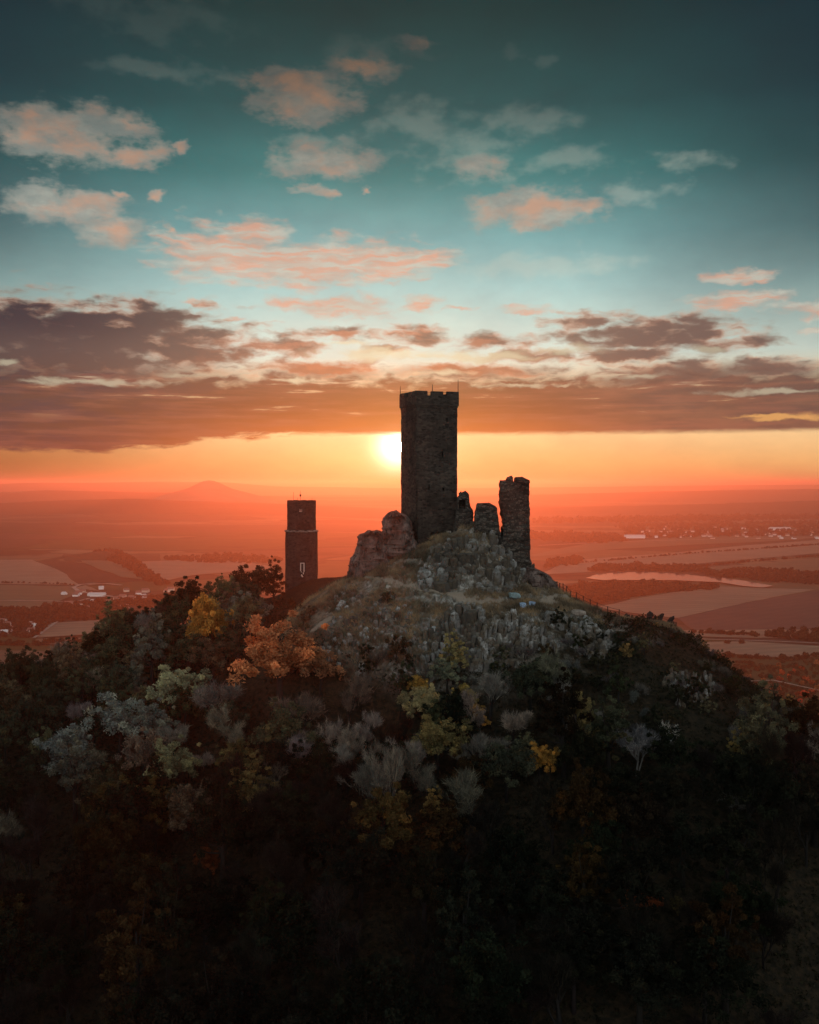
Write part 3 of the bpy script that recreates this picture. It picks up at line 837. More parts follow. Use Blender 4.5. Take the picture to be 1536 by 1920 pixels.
merlons(3, 0.66, 0); merlons(3, 0.66, 2); merlons(4, 0.55, 1); merlons(4, 0.55, 3)
mb = MB()
for sx in (-1, 1):
    for a, b in (((-q + .7, sx * (q - .7)), (q - .7, sx * (q - .7))), ((sx * (q - .7), -q + .7), (sx * (q - .7), q - .7))):
        for zz in (0.25, 0.55):
            mb.tube([(a[0], a[1], H1 + zz), (b[0], b[1], H1 + zz)], [0.035] * 2, 5)
        for k in range(6):
            x = a[0] + (b[0] - a[0]) * k / 5; y = a[1] + (b[1] - a[1]) * k / 5
            mb.tube([(x, y, H0 + 0.5), (x, y, H1 + 0.58)], [0.035] * 2, 5)
mb.build("railing", M_iron, tower)
for (lx, ly, top) in ((-q + .12, q - .12, 1.35), (-q + 3.4, -q + 1.2, 1.2), (q - .1, -q + .12, 2.05)):
    mb = MB(); zb = H1 - 0.2
    mb.tube([(lx, ly, zb), (lx, ly, H2 + top * 0.5), (lx, ly, H2 + top)], [0.06, 0.05, 0.03], 6)
    mb.build("lightning_rod", M_iron, tower)
# pale jamb beside the breach and a low buttress at the corner
mb = MB()
mb.box((2.0, -h - 0.2, lz(1009)), (0.75, 0.5, 2.3), taper=0.85)
mb.build("jamb", M_pale, tower)
mb = MB()
mb.box((-0.6, -h - 0.35, lz(1012)), (0.5, 0.7, 2.4), taper=0.7)
mb.box((-h + 0.5, -h - 0.25, lz(965)), (0.9, 0.5, 10.4), taper=0.72)
mb.build("buttress", M_white, tower)

# ---------------------------------------------------------------- ruined walls: lofts with broken edges
def ruin_mesh(mb, rows, Y, thick, seed=0, jag=0.12, front=None, n=30, step=0.28, power=0.35, mi=0, blocky=0.0):
    """rows: photo (row, left, right); front(u) shifts the face towards the viewer"""
    rows = sorted(rows)
    z_hi = EYE - (rows[0][0] - HZ) / F * Y; z_lo = EYE - (rows[-1][0] - HZ) / F * Y
    k = max(3, int((z_hi - z_lo) / step))
    py = np.linspace(rows[-1][0], rows[0][0], k)
    xl = (np.interp(py, [r[0] for r in rows], [r[1] for r in rows]) - 768) / F * Y
    xr = (np.interp(py, [r[0] for r in rows], [r[2] for r in rows]) - 768) / F * Y
    V = []
    for j in range(k):
        z = EYE - (py[j] - HZ) / F * Y
        l = xl[j] + mnoise.noise((seed, z * 1.7, 3)) * jag + mnoise.noise((seed, z * 5.1, 9)) * jag * 0.6
        r = xr[j] + mnoise.noise((seed + 9, z * 1.7, 3)) * jag * 0.7 + mnoise.noise((seed + 5, z * 5.1, 9)) * jag * 0.5
        c = (l + r) / 2; hw = max((r - l) / 2, 0.05)
        for i in range(n):
            a = i * math.tau / n
            ca, sa = math.cos(a), math.sin(a)
            sx = math.copysign(abs(ca) ** power, ca); sy = math.copysign(abs(sa) ** power, sa)
            x = c + hw * sx; y = Y + thick / 2 + thick / 2 * sy
            if front is not None and sy < 0:
                y -= front((sx + 1) / 2) * -sy
            d = mnoise.fractal((x * 0.9 + seed, y * 0.9, z * 1.1), 1.0, 2.0, 4) * jag * 1.3
            if blocky:
                vd = mnoise.voronoi((x * 0.42 + seed, y * 0.42, z * 0.24))[0]
                d += (min(vd[1] - vd[0], 0.4) - 0.2) * 2.6 * blocky + mnoise.cell((x * 0.8 + seed, y * 0.6, z * 0.45)) * 0.35 * blocky
            V.append((x + d * ca * 0.5, y + d * sa, z + mnoise.noise((x * 1.3, y, seed)) * (0.1 if j < k - 1 else 0.35)))
    f = [(j * n + i, j * n + (i + 1) % n, (j + 1) * n + (i + 1) % n, (j + 1) * n + i) for j in range(k - 1) for i in range(n)]
    f.append(tuple((k - 1) * n + i for i in range(n)))
    mb.add(V, f, mi)

def centre(mb):
    a = np.array(mb.v); c = Vector((float(a[:, 0].mean()), float(a[:, 1].mean()), float(a[:, 2].min())))
    mb.v = [(p[0] - c.x, p[1] - c.y, p[2] - c.z) for p in mb.v]
    return c

def ruin(name, label, cat, pieces, m, group=None):
    mb = MB()
    for kw in pieces:
        ruin_mesh(mb, **kw)
    c = centre(mb)
    return tag(mb.build(name, m, loc=c), label, cat, group)

def carve(o, boxes):
    """cuts real openings (centre, size) out of a mesh object, in world metres"""
    mb = MB()
    for c, s in boxes:
        mb.box((c[0] - o.location.x, c[1] - o.location.y, c[2] - o.location.z), s)
    me = mesh("cutter", mb.v, mb.f)
    co = bpy.data.objects.new("cutter", me); COL.objects.link(co); co.location = o.location
    md = o.modifiers.new("cut", 'BOOLEAN'); md.object = co; md.operation = 'DIFFERENCE'; md.solver = 'EXACT'
    dg = bpy.context.evaluated_depsgraph_get()
    new = bpy.data.meshes.new_from_object(o.evaluated_get(dg))
    o.modifiers.clear(); o.data = new
    bpy.data.objects.remove(co); bpy.data.meshes.remove(me)

ruin("rock_pinnacle", "broken rock pinnacle leaning on the left foot of the square tower", "rock",
     [dict(rows=[(959.5, 734, 745), (963, 728, 752), (970, 723, 763), (979, 719, 769), (1000, 716, 776), (1030, 711, 784), (1062, 702, 792), (1090, 696, 798)],
           Y=164.2, thick=4.2, seed=3, jag=0.3, power=0.4, blocky=1.0, n=54, step=0.2, front=lambda u: 1.2 * u)], M_rock)
ruin("rock_block", "squat blocky rock at the left end of the summit, lower than the pinnacle", "rock",
     [dict(rows=[(998, 690, 710), (1002, 679, 717), (1008, 672, 721), (1020, 670, 724), (1035, 667, 727), (1047, 660, 730), (1066, 656, 734), (1095, 648, 738)],
           Y=163.4, thick=5.0, seed=11, jag=0.3, power=0.35, blocky=1.0, n=60, step=0.2, front=lambda u: 0.9 * math.sin(u * 7))], M_rock)
wr = ruin("ruined_wall", "jagged wall stub with a dark window hole, joined to the right side of the square tower", "ruin",
     [dict(rows=[(922, 865, 875), (924, 861, 879), (932, 859, 880), (950, 857, 883), (956, 856, 887), (976, 854, 888), (1000, 850, 891), (1036, 843, 896)],
           Y=165.2, thick=2.4, seed=21, jag=0.16),
      dict(rows=[(978, 872, 893), (992, 868, 897), (1030, 862, 902)], Y=164.0, thick=2.0, seed=24, jag=0.15)], M_ruin)
p0, p1 = W(860.5, 954, 165.2), W(873, 937, 165.2)
carve(wr, [(((p0.x + p1.x) / 2, 165.3, (p0.z + p1.z) / 2), (p1.x - p0.x, 3.0, p1.z - p0.z))])
ruin("ruined_wall", "short broken wall standing free between the two taller right-hand ruins", "ruin",
     [dict(rows=[(944.5, 896, 918), (946, 893.5, 924), (949, 893, 931), (953, 892.5, 932.5), (970, 890.5, 933.5), (990, 889, 936.5), (1008, 888, 940), (1036, 880, 946)],
           Y=162.6, thick=1.8, seed=31, jag=0.13, power=0.22, front=lambda u: 0.7 if u > 0.45 else 0.0)], M_ruin)
kinkD = lambda u: 1.3 * (1 - min(1, max(0, (u - 0.28) / 0.12))) - 0.8 * u
ruin("palace_ruin", "tall narrow curved wall of the ruined palace at the right edge of the summit", "ruin",
     [dict(rows=[(904, 938.5, 994.5), (925, 937.5, 994.5), (942, 938, 994.5), (963, 940.5, 995), (982, 943, 995), (1007, 941.5, 995.5), (1012, 936, 996), (1040, 932, 996.5), (1070, 925, 998), (1095, 920, 1004)],
           Y=163.0, thick=2.8, seed=41, jag=0.2, front=kinkD, power=0.3),
      dict(rows=[(894, 952, 962), (897, 949.5, 962.8), (906, 948.5, 963.5)], Y=163.0, thick=1.6, seed=44, jag=0.08),
      dict(rows=[(901, 938.5, 948), (906, 938, 950)], Y=163.0, thick=1.8, seed=46, jag=0.08),
      dict(rows=[(895, 966, 980), (896.5, 965, 993.5), (906, 964.5, 994.5)], Y=163.2, thick=1.6, seed=47, jag=0.07)], M_ruin)
ruin("rock_ledge", "dark blunt rock ledge below the right foot of the palace ruin", "rock",
     [dict(rows=[(1066, 992, 1004), (1075, 985, 1020), (1083, 975, 1032), (1091, 970, 1041), (1098, 968, 1046), (1118, 966, 1047), (1140, 960, 1050)],
           Y=161.5, thick=5.0, seed=51, jag=0.3, power=0.5, blocky=0.9, n=54, step=0.2)], M_rock)

# ---------------------------------------------------------------- the round dark tower behind
Yb = 284.0
bx = (565.5 - 768) / F * Yb
BZ = 196.0
bt = tag(link("round_tower", None, loc=(bx, Yb, BZ)), "dark round tower with a stepped-in top, standing among the trees left of the crag", "tower")
bz = lambda py, Y=280.0: EYE - (py - HZ) / F * Y - BZ
def drum(r0, r1, z0, z1, n=56, wear=None, seed=0, wallt=1.1, closed=False):
    V = []; Fs = []
    k = 24
    for j in range(k + 1):
        f = j / k
        for i in range(n):
            a = i * math.tau / n
            r = r0 + (r1 - r0) * f + 0.10 * mnoise.noise((math.cos(a) * 1.2 + seed, math.sin(a) * 1.2, f * 3)) + 0.06 * mnoise.noise((math.cos(a) * 3 + seed, math.sin(a) * 3, f * 9))
            z = z0 + (z1 - z0) * f
            if wear and j == k:
                z += wear(a)
            V.append((r * math.cos(a), r * math.sin(a), z))
    for j in range(k):
        for i in range(n):
            Fs.append((j * n + i, j * n + (i + 1) % n, (j + 1) * n + (i + 1) % n, (j + 1) * n + i))
    o0 = k * n; o1 = len(V)
    for i in range(n):
        a = i * math.tau / n; r = r1 - wallt
        V.append((r * math.cos(a), r * math.sin(a), z1 + (wear(a) if wear else 0)))
    o2 = len(V)
    for i in range(n):
        a = i * math.tau / n; r = r1 - wallt
        V.append((r * math.cos(a), r * math.sin(a), z1 - 2.0))
    for i in range(n):
        Fs.append((o0 + i, o0 + (i + 1) % n, o1 + (i + 1) % n, o1 + i))
        Fs.append((o1 + i, o1 + (i + 1) % n, o2 + (i + 1) % n, o2 + i))
    Fs.append(tuple(o2 + i for i in range(n)))
    return V, Fs
def wear(a):
    return -0.62 * math.exp(-((math.degrees(a) % 360 - 258) / 14) ** 2) + 0.1 * mnoise.noise((a * 3, 1, 2))
mb = MB(); mb.add(*drum(4.5, 4.42, 0, bz(998)))
lower = mb.build("lower_drum", M_black, bt)
mb = MB(); mb.add(*drum(3.98, 3.94, bz(998) - 0.4, bz(938.5), wear=wear, seed=4))
upper = mb.build("upper_drum", M_black, bt)
mb = MB()
V, Fs = [], []
n = 56
prof = [(4.36, bz(998) - 0.02), (4.66, bz(998) + 0.08), (4.66, bz(996)), (3.90, bz(995))]
for r, z in prof:
    V += [((r + 0.06 * math.sin(i * 3.7)) * math.cos(i * math.tau / n), (r + 0.06 * math.sin(i * 3.7)) * math.sin(i * math.tau / n), z + 0.09 * math.sin(i * 5) + 0.06 * math.sin(i * 2.3)) for i in range(n)]
for j in range(len(prof) - 1):
    Fs += [(j * n + i, j * n + (i + 1) % n, (j + 1) * n + (i + 1) % n, (j + 1) * n + i) for i in range(n)]
mb.add(V, Fs); mb.build("cornice", M_ledge, bt)
def on_drum(px, py, r=4.46):
    x = (px - 565.5) / F * 280
    return x, -math.sqrt(max(r * r - x * x, 0.01)), bz(py)
def carve_local(o, boxes):
    l = bt.location
    loc0 = o.location.copy()
    mb = MB()
    for c, s in boxes:
        mb.box(c, s)
    me = mesh("cutter", mb.v, mb.f); co = bpy.data.objects.new("cutter", me); COL.objects.link(co); co.parent = bt
    bpy.context.view_layer.update()
    md = o.modifiers.new("cut", 'BOOLEAN'); md.object = co; md.operation = 'DIFFERENCE'; md.solver = 'EXACT'
    dg = bpy.context.evaluated_depsgraph_get()
    new = bpy.data.meshes.new_from_object(o.evaluated_get(dg))
    o.modifiers.clear(); o.data = new
    bpy.data.objects.remove(co); bpy.data.meshes.remove(me)
x, y, z = on_drum(570.3, 1063)
carve_local(lower, [((x, y, z), (0.62, 2.0, 1.9)), ((x + .1, y, bz(1079)), (0.4, 0.8, 0.5))])
mb = MB()
for dx, dz, w_, h_ in ((-0.45, 0, 0.24, 2.2), (0.45, -0.15, 0.24, 2.3), (0, 1.06, 1.14, 0.22)):
    mb.box((x + dx, y - 0.02, z + dz), (w_, 0.34, h_))
win = MB(); win.box((x, y + 0.75, z), (0.6, 0.1, 1.88))
wo = win.build("window", M_iron, bt)
mb.build("frame", M_pale, wo)
for i in range(6):
    mb = MB()
    mb.box((x + random.uniform(-.35, .3), y - 0.04, bz(1072) - i * 0.26), (random.uniform(.2, .45), 0.25, 0.2), rz=random.uniform(-.3, .3))
    mb.build("loose_stone", M_pale, bt)
x, y, z = on_drum(567, 957, 3.95)
mb = MB(); mb.box((x, y - 0.02, z), (0.8, 0.2, 0.85)); mb.build("hatch", M_ledge, bt)
zt = bz(938.5)
mb = MB(); mb.tube([(0, -2.9, zt - 2.1), (0, -2.9, zt + 1.4), (0, -2.9, zt + 2.7)], [0.06, 0.05, 0.03]); ms = mb.build("mast", M_iron, bt)
mb = MB()
mb.tube([(0, -2.9, zt + 1.05), (0, -2.9, zt + 1.2), (0, -2.9, zt + 1.4), (0, -2.9, zt + 1.6), (0, -2.9, zt + 1.72)], [0.06, 0.22, 0.27, 0.22, 0.06], 10)
mb.build("ball", M_iron, ms)
for px, top in ((550, 2.3), (558, .65), (585, .5)):
    x = (px - 565.5) / F * 284
    mb = MB(); mb.tube([(x, 0.5, zt - 2.1), (x, 0.5, zt + top)], [0.05, 0.04]); mb.build("lightning_rod", M_iron, bt)

# ---------------------------------------------------------------- basalt of the crag
m, t = mat("columnar_basalt")
tcn = t.node('ShaderNodeTexCoord')
at_ = t.node('ShaderNodeAttribute', attribute_name='tone')
n1 = t.noise(tcn.outputs['Object'], 0.8, 6, 0.65)[0]
n2 = t.noise(t.vm('MULTIPLY', tcn.outputs['Object'], (1, 1, 0.4)), 3.2, 5, 0.65)[0]
c = t.mix(at_.outputs['Fac'], (0.06, 0.054, 0.045, 1), (0.35, 0.355, 0.33, 1))
c = t.mix(t.ss(n1, 0.40, 0.62), c, (0.10, 0.08, 0.055, 1))
c = t.mix(t.ss(n2, 0.60, 0.8), c, (0.22, 0.21, 0.175, 1))
n4 = t.noise(t.vm('MULTIPLY', tcn.outputs['Object'], (1, 1, 0.35)), 7.0, 4, 0.7)[0]
c = t.mix(t.ss(n4, 0.46, 0.36), c, (0.03, 0.026, 0.02, 1))
bsdf(t, c, 0.9, n2, 0.7, 0.15, spec=0.15)
M_basalt = m
def ico_pts(k=7):
    return [(math.cos(i * math.tau / k), math.sin(i * math.tau / k)) for i in range(k)]
def add_column(V, Fc, T, x, y, zb, zt_, r, lean, tone, rs, cap=0.62):
    n = rs.choice((5, 6, 6, 7)); a0 = rs.uniform(0, 6.28)
    base = len(V)
    lv = 3
    ks = [rs.uniform(0.85, 1.15) for _ in range(n)]
    for j in range(lv + 1):
        f = j / lv
        q = 1.0 if j < lv else cap
        zz = zb + (zt_ - zb) * (0.0, 0.5, 0.9, 1.0)[j]
        for i in range(n):
            a = a0 + i * math.tau / n
            rr = r * ks[i] * q * (1 + rs.uniform(-.08, .08))
            V.append((x + rr * math.cos(a) + lean[0] * (zz - zb), y + rr * math.sin(a) + lean[1] * (zz - zb), zz + (rs.uniform(-.14, .14) if j >= lv - 1 else 0)))
    for j in range(lv):
        for i in range(n):
            Fc.append((base + j * n + i, base + j * n + (i + 1) % n, base + (j + 1) * n + (i + 1) % n, base + (j + 1) * n + i))
    Fc.append(tuple(base + lv * n + i for i in range(n)))
    T += [tone] * (lv * n + 1)

def crag(name, label, test, seed, spacing, rr, hh, thr=0.5, region=(-14, 32, 138, 170)):
    rs = random.Random(seed)
    V = []; Fc = []; T = []
    xs_ = np.arange(region[0], region[1], spacing); ys_ = np.arange(region[2], region[3], spacing)
    X, Y_ = np.meshgrid(xs_, ys_)
    X = X + np.array([[rs.uniform(-.45, .45) * spacing for _ in xs_] for _ in ys_]); Y_ = Y_ + np.array([[rs.uniform(-.45, .45) * spacing for _ in xs_] for _ in ys_])
    Z = hill_z(X, Y_); gap = fbm(X / 3.2, Y_ / 3.2, 3, seed)
    tn = fbm(X / 2.2, Y_ / 2.2, 2, seed + 3)
    for x, y, z, gp, tnv in zip(X.ravel(), Y_.ravel(), Z.ravel(), gap.ravel(), tn.ravel()):
        px = 768 + x / y * F; py = HZ + (EYE - z) / y * F
        w_ = test(px, py)
        if w_ <= 0 or gp > thr + 0.28 * (w_ - 0.5):
            continue
        r = rs.uniform(*rr); h_ = rs.uniform(*hh) * (0.6 + 0.8 * tnv)
        if rs.random() < 0.05: r *= 1.8; h_ += 0.2
        tone = min(1, max(0, (tnv - 0.4) * 1.8 + rs.uniform(-.35, .45)))
        add_column(V, Fc, T, x, y, z - 1.6, z + h_, r, (rs.uniform(-.2, .2), rs.uniform(-.32, .05)), tone, rs, rs.uniform(.3, .8))
    me = mesh(name, V, Fc, [M_basalt])
    a = me.attributes.new('tone', 'FLOAT', 'FACE'); a.data.foreach_set('value', np.array(T, np.float32))
    c = Vector((0, 0, 0))
    return tag(link(name, me), label, "rock face")
def bump2(px, py, cx, cy, rx, ry):
    return 1.35 - (((px - cx) / rx) ** 2 + ((py - cy) / ry) ** 2)
crag("basalt_crag", "upper grey basalt cliff of stubby columns right under the palace ruin",
     lambda px, py: max(bump2(px, py, 905, 1058, 92, 46), bump2(px, py, 820, 1080, 60, 30) - .5), 5, 0.74, (0.26, 0.74), (0.0, 1.0), 0.56)
crag("basalt_crag", "lower grey basalt cliff with long upright columns, below the ledge with the blue boulders",
     lambda px, py: max(bump2(px, py, 930, 1185, 150, 38), bump2(px, py, 1080, 1200, 90, 34) - .3, bump2(px, py, 880, 1232, 110, 26) - .2), 6, 0.62, (0.2, 0.62), (-0.2, 1.5), 0.52)
crag("basalt_crag", "broken greenish basalt scree and stumps on the grassy slope left of the lower cliff",
     lambda px, py: max(bump2(px, py, 740, 1205, 130, 66), bump2(px, py, 690, 1150, 90, 50) - .2) - .3, 7, 0.60, (0.18, 0.46), (-0.55, 0.4), 0.57)
crag("basalt_crag", "small bluish basalt outcrop half hidden in the dark right-hand slope",
     lambda px, py: bump2(px, py, 1290, 1290, 42, 30), 8, 0.55, (0.2, 0.36), (0.3, 1.1), 0.52, region=(30, 50, 136, 160))

# boulders
m, t = mat("boulder_stone")
oi = t.node('ShaderNodeObjectInfo')
n1 = t.noise(t.node('ShaderNodeTexCoord').outputs['Object'], 1.8, 6, 0.65)[0]
bsdf(t, t.mix(1.0, oi.outputs['Color'], t.ramp(n1, [(0.3, (0.5, 0.5, 0.5, 1)), (0.7, (1.15, 1.15, 1.15, 1))]), 'MULTIPLY'), 0.85, n1, 0.6, 0.1)
M_boulder = m
def boulder(px, py, Y, sx, sy, sz, rz, color, label, seed, group=None, lift=0.25):
    bm = bmesh.new(); bmesh.ops.create_icosphere(bm, subdivisions=3, radius=1)
    for v in bm.verts:
        d = 1 + 0.28 * mnoise.fractal(v.co * 1.2 + Vector((seed, 0, 0)), 1, 2, 3)
        c = v.co * d
        c = Vector((max(-.8, min(.8, c.x)), max(-.8, min(.8, c.y)), max(-.7, min(.7, c.z))))
        v.co = Vector((c.x * sx, c.y * sy, c.z * sz))
    me = bpy.data.meshes.new("boulder"); bm.to_mesh(me); bm.free()
    me.materials.append(M_boulder)
    p = W(px, py, Y)
    p.z = hz1(p.x, p.y) + sz * lift
    o = link("boulder", me, loc=p); o.rotation_euler = (0.15, 0.1, rz); o.color = color
    return tag(o, label, "boulder", group)
def ground_at(px, py, lo=120, hi=180):
    """distance at which the line of sight through a photo pixel meets the hill"""
    ys_ = np.linspace(lo, hi, 400)
    xs_ = (px - 768) / F * ys_; zs_ = EYE - (py - HZ) / F * ys_
    hit = np.nonzero(zs_ < hill_z(xs_, ys_))[0]
    return float(ys_[hit[0]]) if len(hit) else hi
boulder(980, 1137, ground_at(980, 1137), 0.62, 0.5, 0.55, 0.3, (0.30, 0.42, 0.56, 1), "rounded pale blue boulder, left one of the pair on the ledge", 1)
boulder(998, 1134, ground_at(998, 1134), 0.75, 0.5, 0.5, 1.0, (0.28, 0.40, 0.54, 1), "slanting pale blue boulder, right one of the pair on the ledge", 2)
boulder(965, 1127, ground_at(965, 1127), 1.15, 0.6, 0.55, 0.6, (0.24, 0.33, 0.33, 1), "long grey-green slab just left of the two blue boulders", 3)
boulder(842, 1036, ground_at(842, 1036), 0.35, 0.3, 0.25, 0.2, (0.5, 0.48, 0.42, 1), "small white stone on the dark ground in front of the tower breach", 4)
boulder(728, 1102, ground_at(728, 1102), 0.45, 0.35, 0.35, 0.2, (0.5, 0.47, 0.4, 1), "small pale stone high on the dry grass slope", 5)
boulder(565, 1124, ground_at(565, 1124), 0.5, 0.4, 0.4, 0.2, (0.5, 0.45, 0.4, 1), "small pale stone on the skyline below the round tower", 6)
boulder(812, 1188, ground_at(812, 1188), 0.35, 0.35, 1.0, 0.2, (0.36, 0.38, 0.36, 1), "upright pale stone left of the lower cliff", 8)
boulder(1085, 1150, ground_at(1085, 1150), 1.3, 0.8, 0.5, 0.2, (0.30, 0.25, 0.2, 1), "flat brown boulder beside the ridge path under the fence", 9)

# dark leaning column stumps on the right-hand skyline
rs = random.Random(4)
stumps = [(1178, 1157, .75, 1.9, -.08, "leftmost and lowest dark column stump on the right-hand skyline"),
          (1216, 1158, .85, 2.7, .06, "tallest dark column stump on the right-hand skyline"),
          (1230, 1160, .75, 2.3, .28, "dark column stump leaning right against the tallest one on the skyline"),
          (1242, 1162, .7, 2.5, .5, "thin dark column stump leaning far right on the skyline"),
          (1256, 1170, .8, 1.4, .1, "short squat dark column stump, rightmost on the ridge top")]
for px, py, r, hh, lean, lab in stumps:
    Yp = 163.0
    p = W(px, py, Yp); zg = hz1(p.x, p.y)
    V, Fc, T = [], [], []
    add_column(V, Fc, T, 0, 0, -1.2, max(p.z, zg) - zg + hh * rs.uniform(.2, .42), r * .62, (lean * 1.4, 0), .1, rs, rs.uniform(.35, .7))
    me = mesh("basalt_column", V, Fc, [M_black]); a = me.attributes.new('tone', 'FLOAT', 'FACE'); a.data.foreach_set('value', np.array(T, np.float32))
    tag(link("basalt_column", me, loc=(p.x, p.y, zg)), lab, "rock column", "dark column stumps on the right-hand ridge")

# ---------------------------------------------------------------- fence along the right-hand ridge
fe = W(1075, 1130, 166.5)
fence = tag(link("fence", None, loc=(fe.x, fe.y, hz1(fe.x, fe.y))), "rusty post and wire fence along the crest right of the crag", "fence")
posts = []
for px in (1045, 1050, 1056, 1062.5, 1070, 1081, 1094, 1106.5, 1120, 1140, 1161, 1185, 1208, 1236, 1268):
    yy_ = np.linspace(154, 174, 81); zz_ = hill_z((px - 768) / F * yy_, yy_)
    Yp = float(yy_[np.argmax((zz_ - EYE) / yy_)])      # the crest
    x = (px - 768) / F * Yp; z = hz1(x, Yp)
    mb = MB(); hh = random.uniform(1.15, 1.4) if px < 1110 else random.uniform(.85, 1.05)
    lx, ly = x - fe.x, Yp - fe.y; l0 = fence.location.z
    mb.tube([(lx, ly, z - l0 - .4), (lx + random.uniform(-.05, .05), ly, z - l0 + hh)], [0.085, 0.075], 6)
    mb.build("post", M_iron, fence)
    posts.append((lx, ly, z - l0, hh))
for f in (0.5, 0.92):
    mb = MB()
    for a, b in zip(posts[:-1], posts[1:]):
        pa = Vector((a[0], a[1], a[2] + a[3] * f)); pb = Vector((b[0], b[1], b[2] + b[3] * f))
        md = (pa + pb) / 2 - Vector((0, 0, 0.04))
        mb.tube([pa, md, pb], [0.026] * 3, 4)
    mb.build("wire", M_iron, fence)
# ---------------------------------------------------------------- vegetation
def leaf_mat(name, transl=0.3):
    m, t = mat(name)
    oi = t.node('ShaderNodeObjectInfo')
    at = t.node('ShaderNodeAttribute', attribute_name='tint')
    v = t.sep(at.outputs['Vector'])
    c = t.mix(1.0, oi.outputs['Color'], t.ramp(v[0], [(0, (0.28, 0.32, 0.34, 1)), (0.5, (0.95, 0.95, 0.95, 1)), (1, (2.0, 1.85, 1.55, 1))]), 'MULTIPLY')
    c = t.mix(t.m('MULTIPLY', t.ss(v[1], 0.72, 1.0), 0.55), c, t.mix(1.0, c, (1.7, 0.95, 0.45, 1), 'MULTIPLY'))
    d = t.node('ShaderNodeBsdfDiffuse'); t.put(d.inputs[0], c)
    tr = t.node('ShaderNodeBsdfTranslucent'); t.put(tr.inputs[0], c)
    mx = t.node('ShaderNodeMixShader'); mx.inputs[0].default_value = transl
    t.t.links.new(d.outputs[0], mx.inputs[1]); t.t.links.new(tr.outputs[0], mx.inputs[2])
    o = t.node('ShaderNodeOutputMaterial'); t.t.links.new(mx.outputs[0], o.inputs[0])
    return m
M_leaf = leaf_mat("autumn_foliage")
M_twig = leaf_mat("bare_twigs", 0.0)
m, t = mat("bark")
n = t.noise(t.vm('MULTIPLY', t.node('ShaderNodeTexCoord').outputs['Object'], (3, 3, 0.8)), 2, 5, 0.6)[0]
oi = t.node('ShaderNodeObjectInfo')
bsdf(t, t.mix(1.0, oi.outputs['Color'], t.mix(n, (0.35, 0.35, 0.35, 1), (1, 1, 1, 1)), 'MULTIPLY'), 0.9, n, 0.5, 0.05)
M_bark = m

def leaf_mesh(name, rs, clumps, per, size, m=None):
    """leaf-sized faces gathered in clumps; clumps are (x, y, z, radius)"""
    cl = np.repeat(np.array(clumps), per, 0)
    n = len(cl)
    d = rs.normal(size=(n, 3)); d /= np.linalg.norm(d, axis=1)[:, None]
    rad = rs.random(n) ** 0.45
    c = cl[:, :3] + d * (rad * cl[:, 3])[:, None] * np.array([1, 1, 0.8])
    a = rs.normal(size=(n, 3)) + d * 0.0; a /= np.linalg.norm(a, axis=1)[:, None]
    b = np.cross(a, rs.normal(size=(n, 3))); b /= np.linalg.norm(b, axis=1)[:, None]
    s = (size * rs.uniform(0.55, 1.35, n))[:, None]
    e = rs.uniform(0.5, 0.9, n)[:, None]
    V = np.stack([c - a * s, c - b * s * e * 0.6, c + a * s, c + b * s * e * 0.6 + np.cross(a, b) * s * 0.25], 1).reshape(-1, 3)
    Fq = np.arange(4 * n).reshape(n, 4)
    me = mesh(name, V, Fq, [m or M_leaf])
    at = me.attributes.new('tint', 'FLOAT_VECTOR', 'FACE')
    ct = np.repeat(rs.random(len(clumps)), per)
    w = np.repeat(rs.random(len(clumps)), per)
    tv = np.stack([np.clip(0.65 * ct + 0.35 * rs.random(n), 0, 1), np.clip(w * 0.8 + 0.2 * rs.random(n), 0, 1), np.zeros(n)], 1).astype(np.float32)
    at.data.foreach_set('vector', tv.ravel())
    return me

def trunk_mb(rs, H, r, crown_pts, base=-0.8):
    mb = MB()
    bend = rs.uniform(-.25, .25, 2)
    pts = [(0, 0, base), (bend[0] * .3, bend[1] * .3, H * 0.25), (bend[0], bend[1], H * 0.5), (bend[0] * 1.5, bend[1] * .5, H * 0.78)]
    mb.tube(pts, [r * 1.25, r, r * 0.75, r * 0.3], 7)
    for p in crown_pts:
        f = rs.uniform(0.28, 0.62)
        s = Vector((bend[0] * f * 1.6, bend[1] * f * 1.6, H * f))
        p = Vector(p)
        mid = s.lerp(p, 0.5) + Vector((rs.uniform(-.2, .2), rs.uniform(-.2, .2), -0.1 * (p - s).length))
        mb.tube([s, mid, p], [r * 0.42, r * 0.26, r * 0.08], 5, cap=False)
    return mb

def leafy_proto(seed, H, Rr, zc, rz_, nclump, per, leaf, lump=0.35, narrow=1.0):
    rs = np.random.default_rng(seed)
    cl = []
    tries = 0
    while len(cl) < nclump and tries < 9000:
        tries += 1
        d = rs.normal(size=3); d /= np.linalg.norm(d)
        if d[2] < -0.55: continue
        lob = 1 + lump * mnoise.noise((d[0] * 1.6 + seed, d[1] * 1.6, d[2] * 1.6)) * 1.4
        rr = lob * (rs.random() ** 0.35)
        if mnoise.noise((d[0] * 2.6 + 5 * seed, d[1] * 2.6, d[2] * 2.6 + rr)) < -0.26: continue
        cl.append((d[0] * Rr * rr * narrow, d[1] * Rr * rr * narrow, zc + d[2] * rz_ * rr, Rr * rs.uniform(0.09, 0.27)))
    crown = leaf_mesh("crown", rs, cl, per, leaf)
    far_ = [cl[i][:3] for i in rs.choice(len(cl), 7, replace=False)]
    tm = trunk_mb(rs, H, 0.028 * H, far_)
    trunk = mesh("trunk", tm.v, tm.f, [M_bark], True)
    return dict(crown=crown, trunk=trunk, H=H, R=Rr * narrow, zc=zc, rz=rz_)

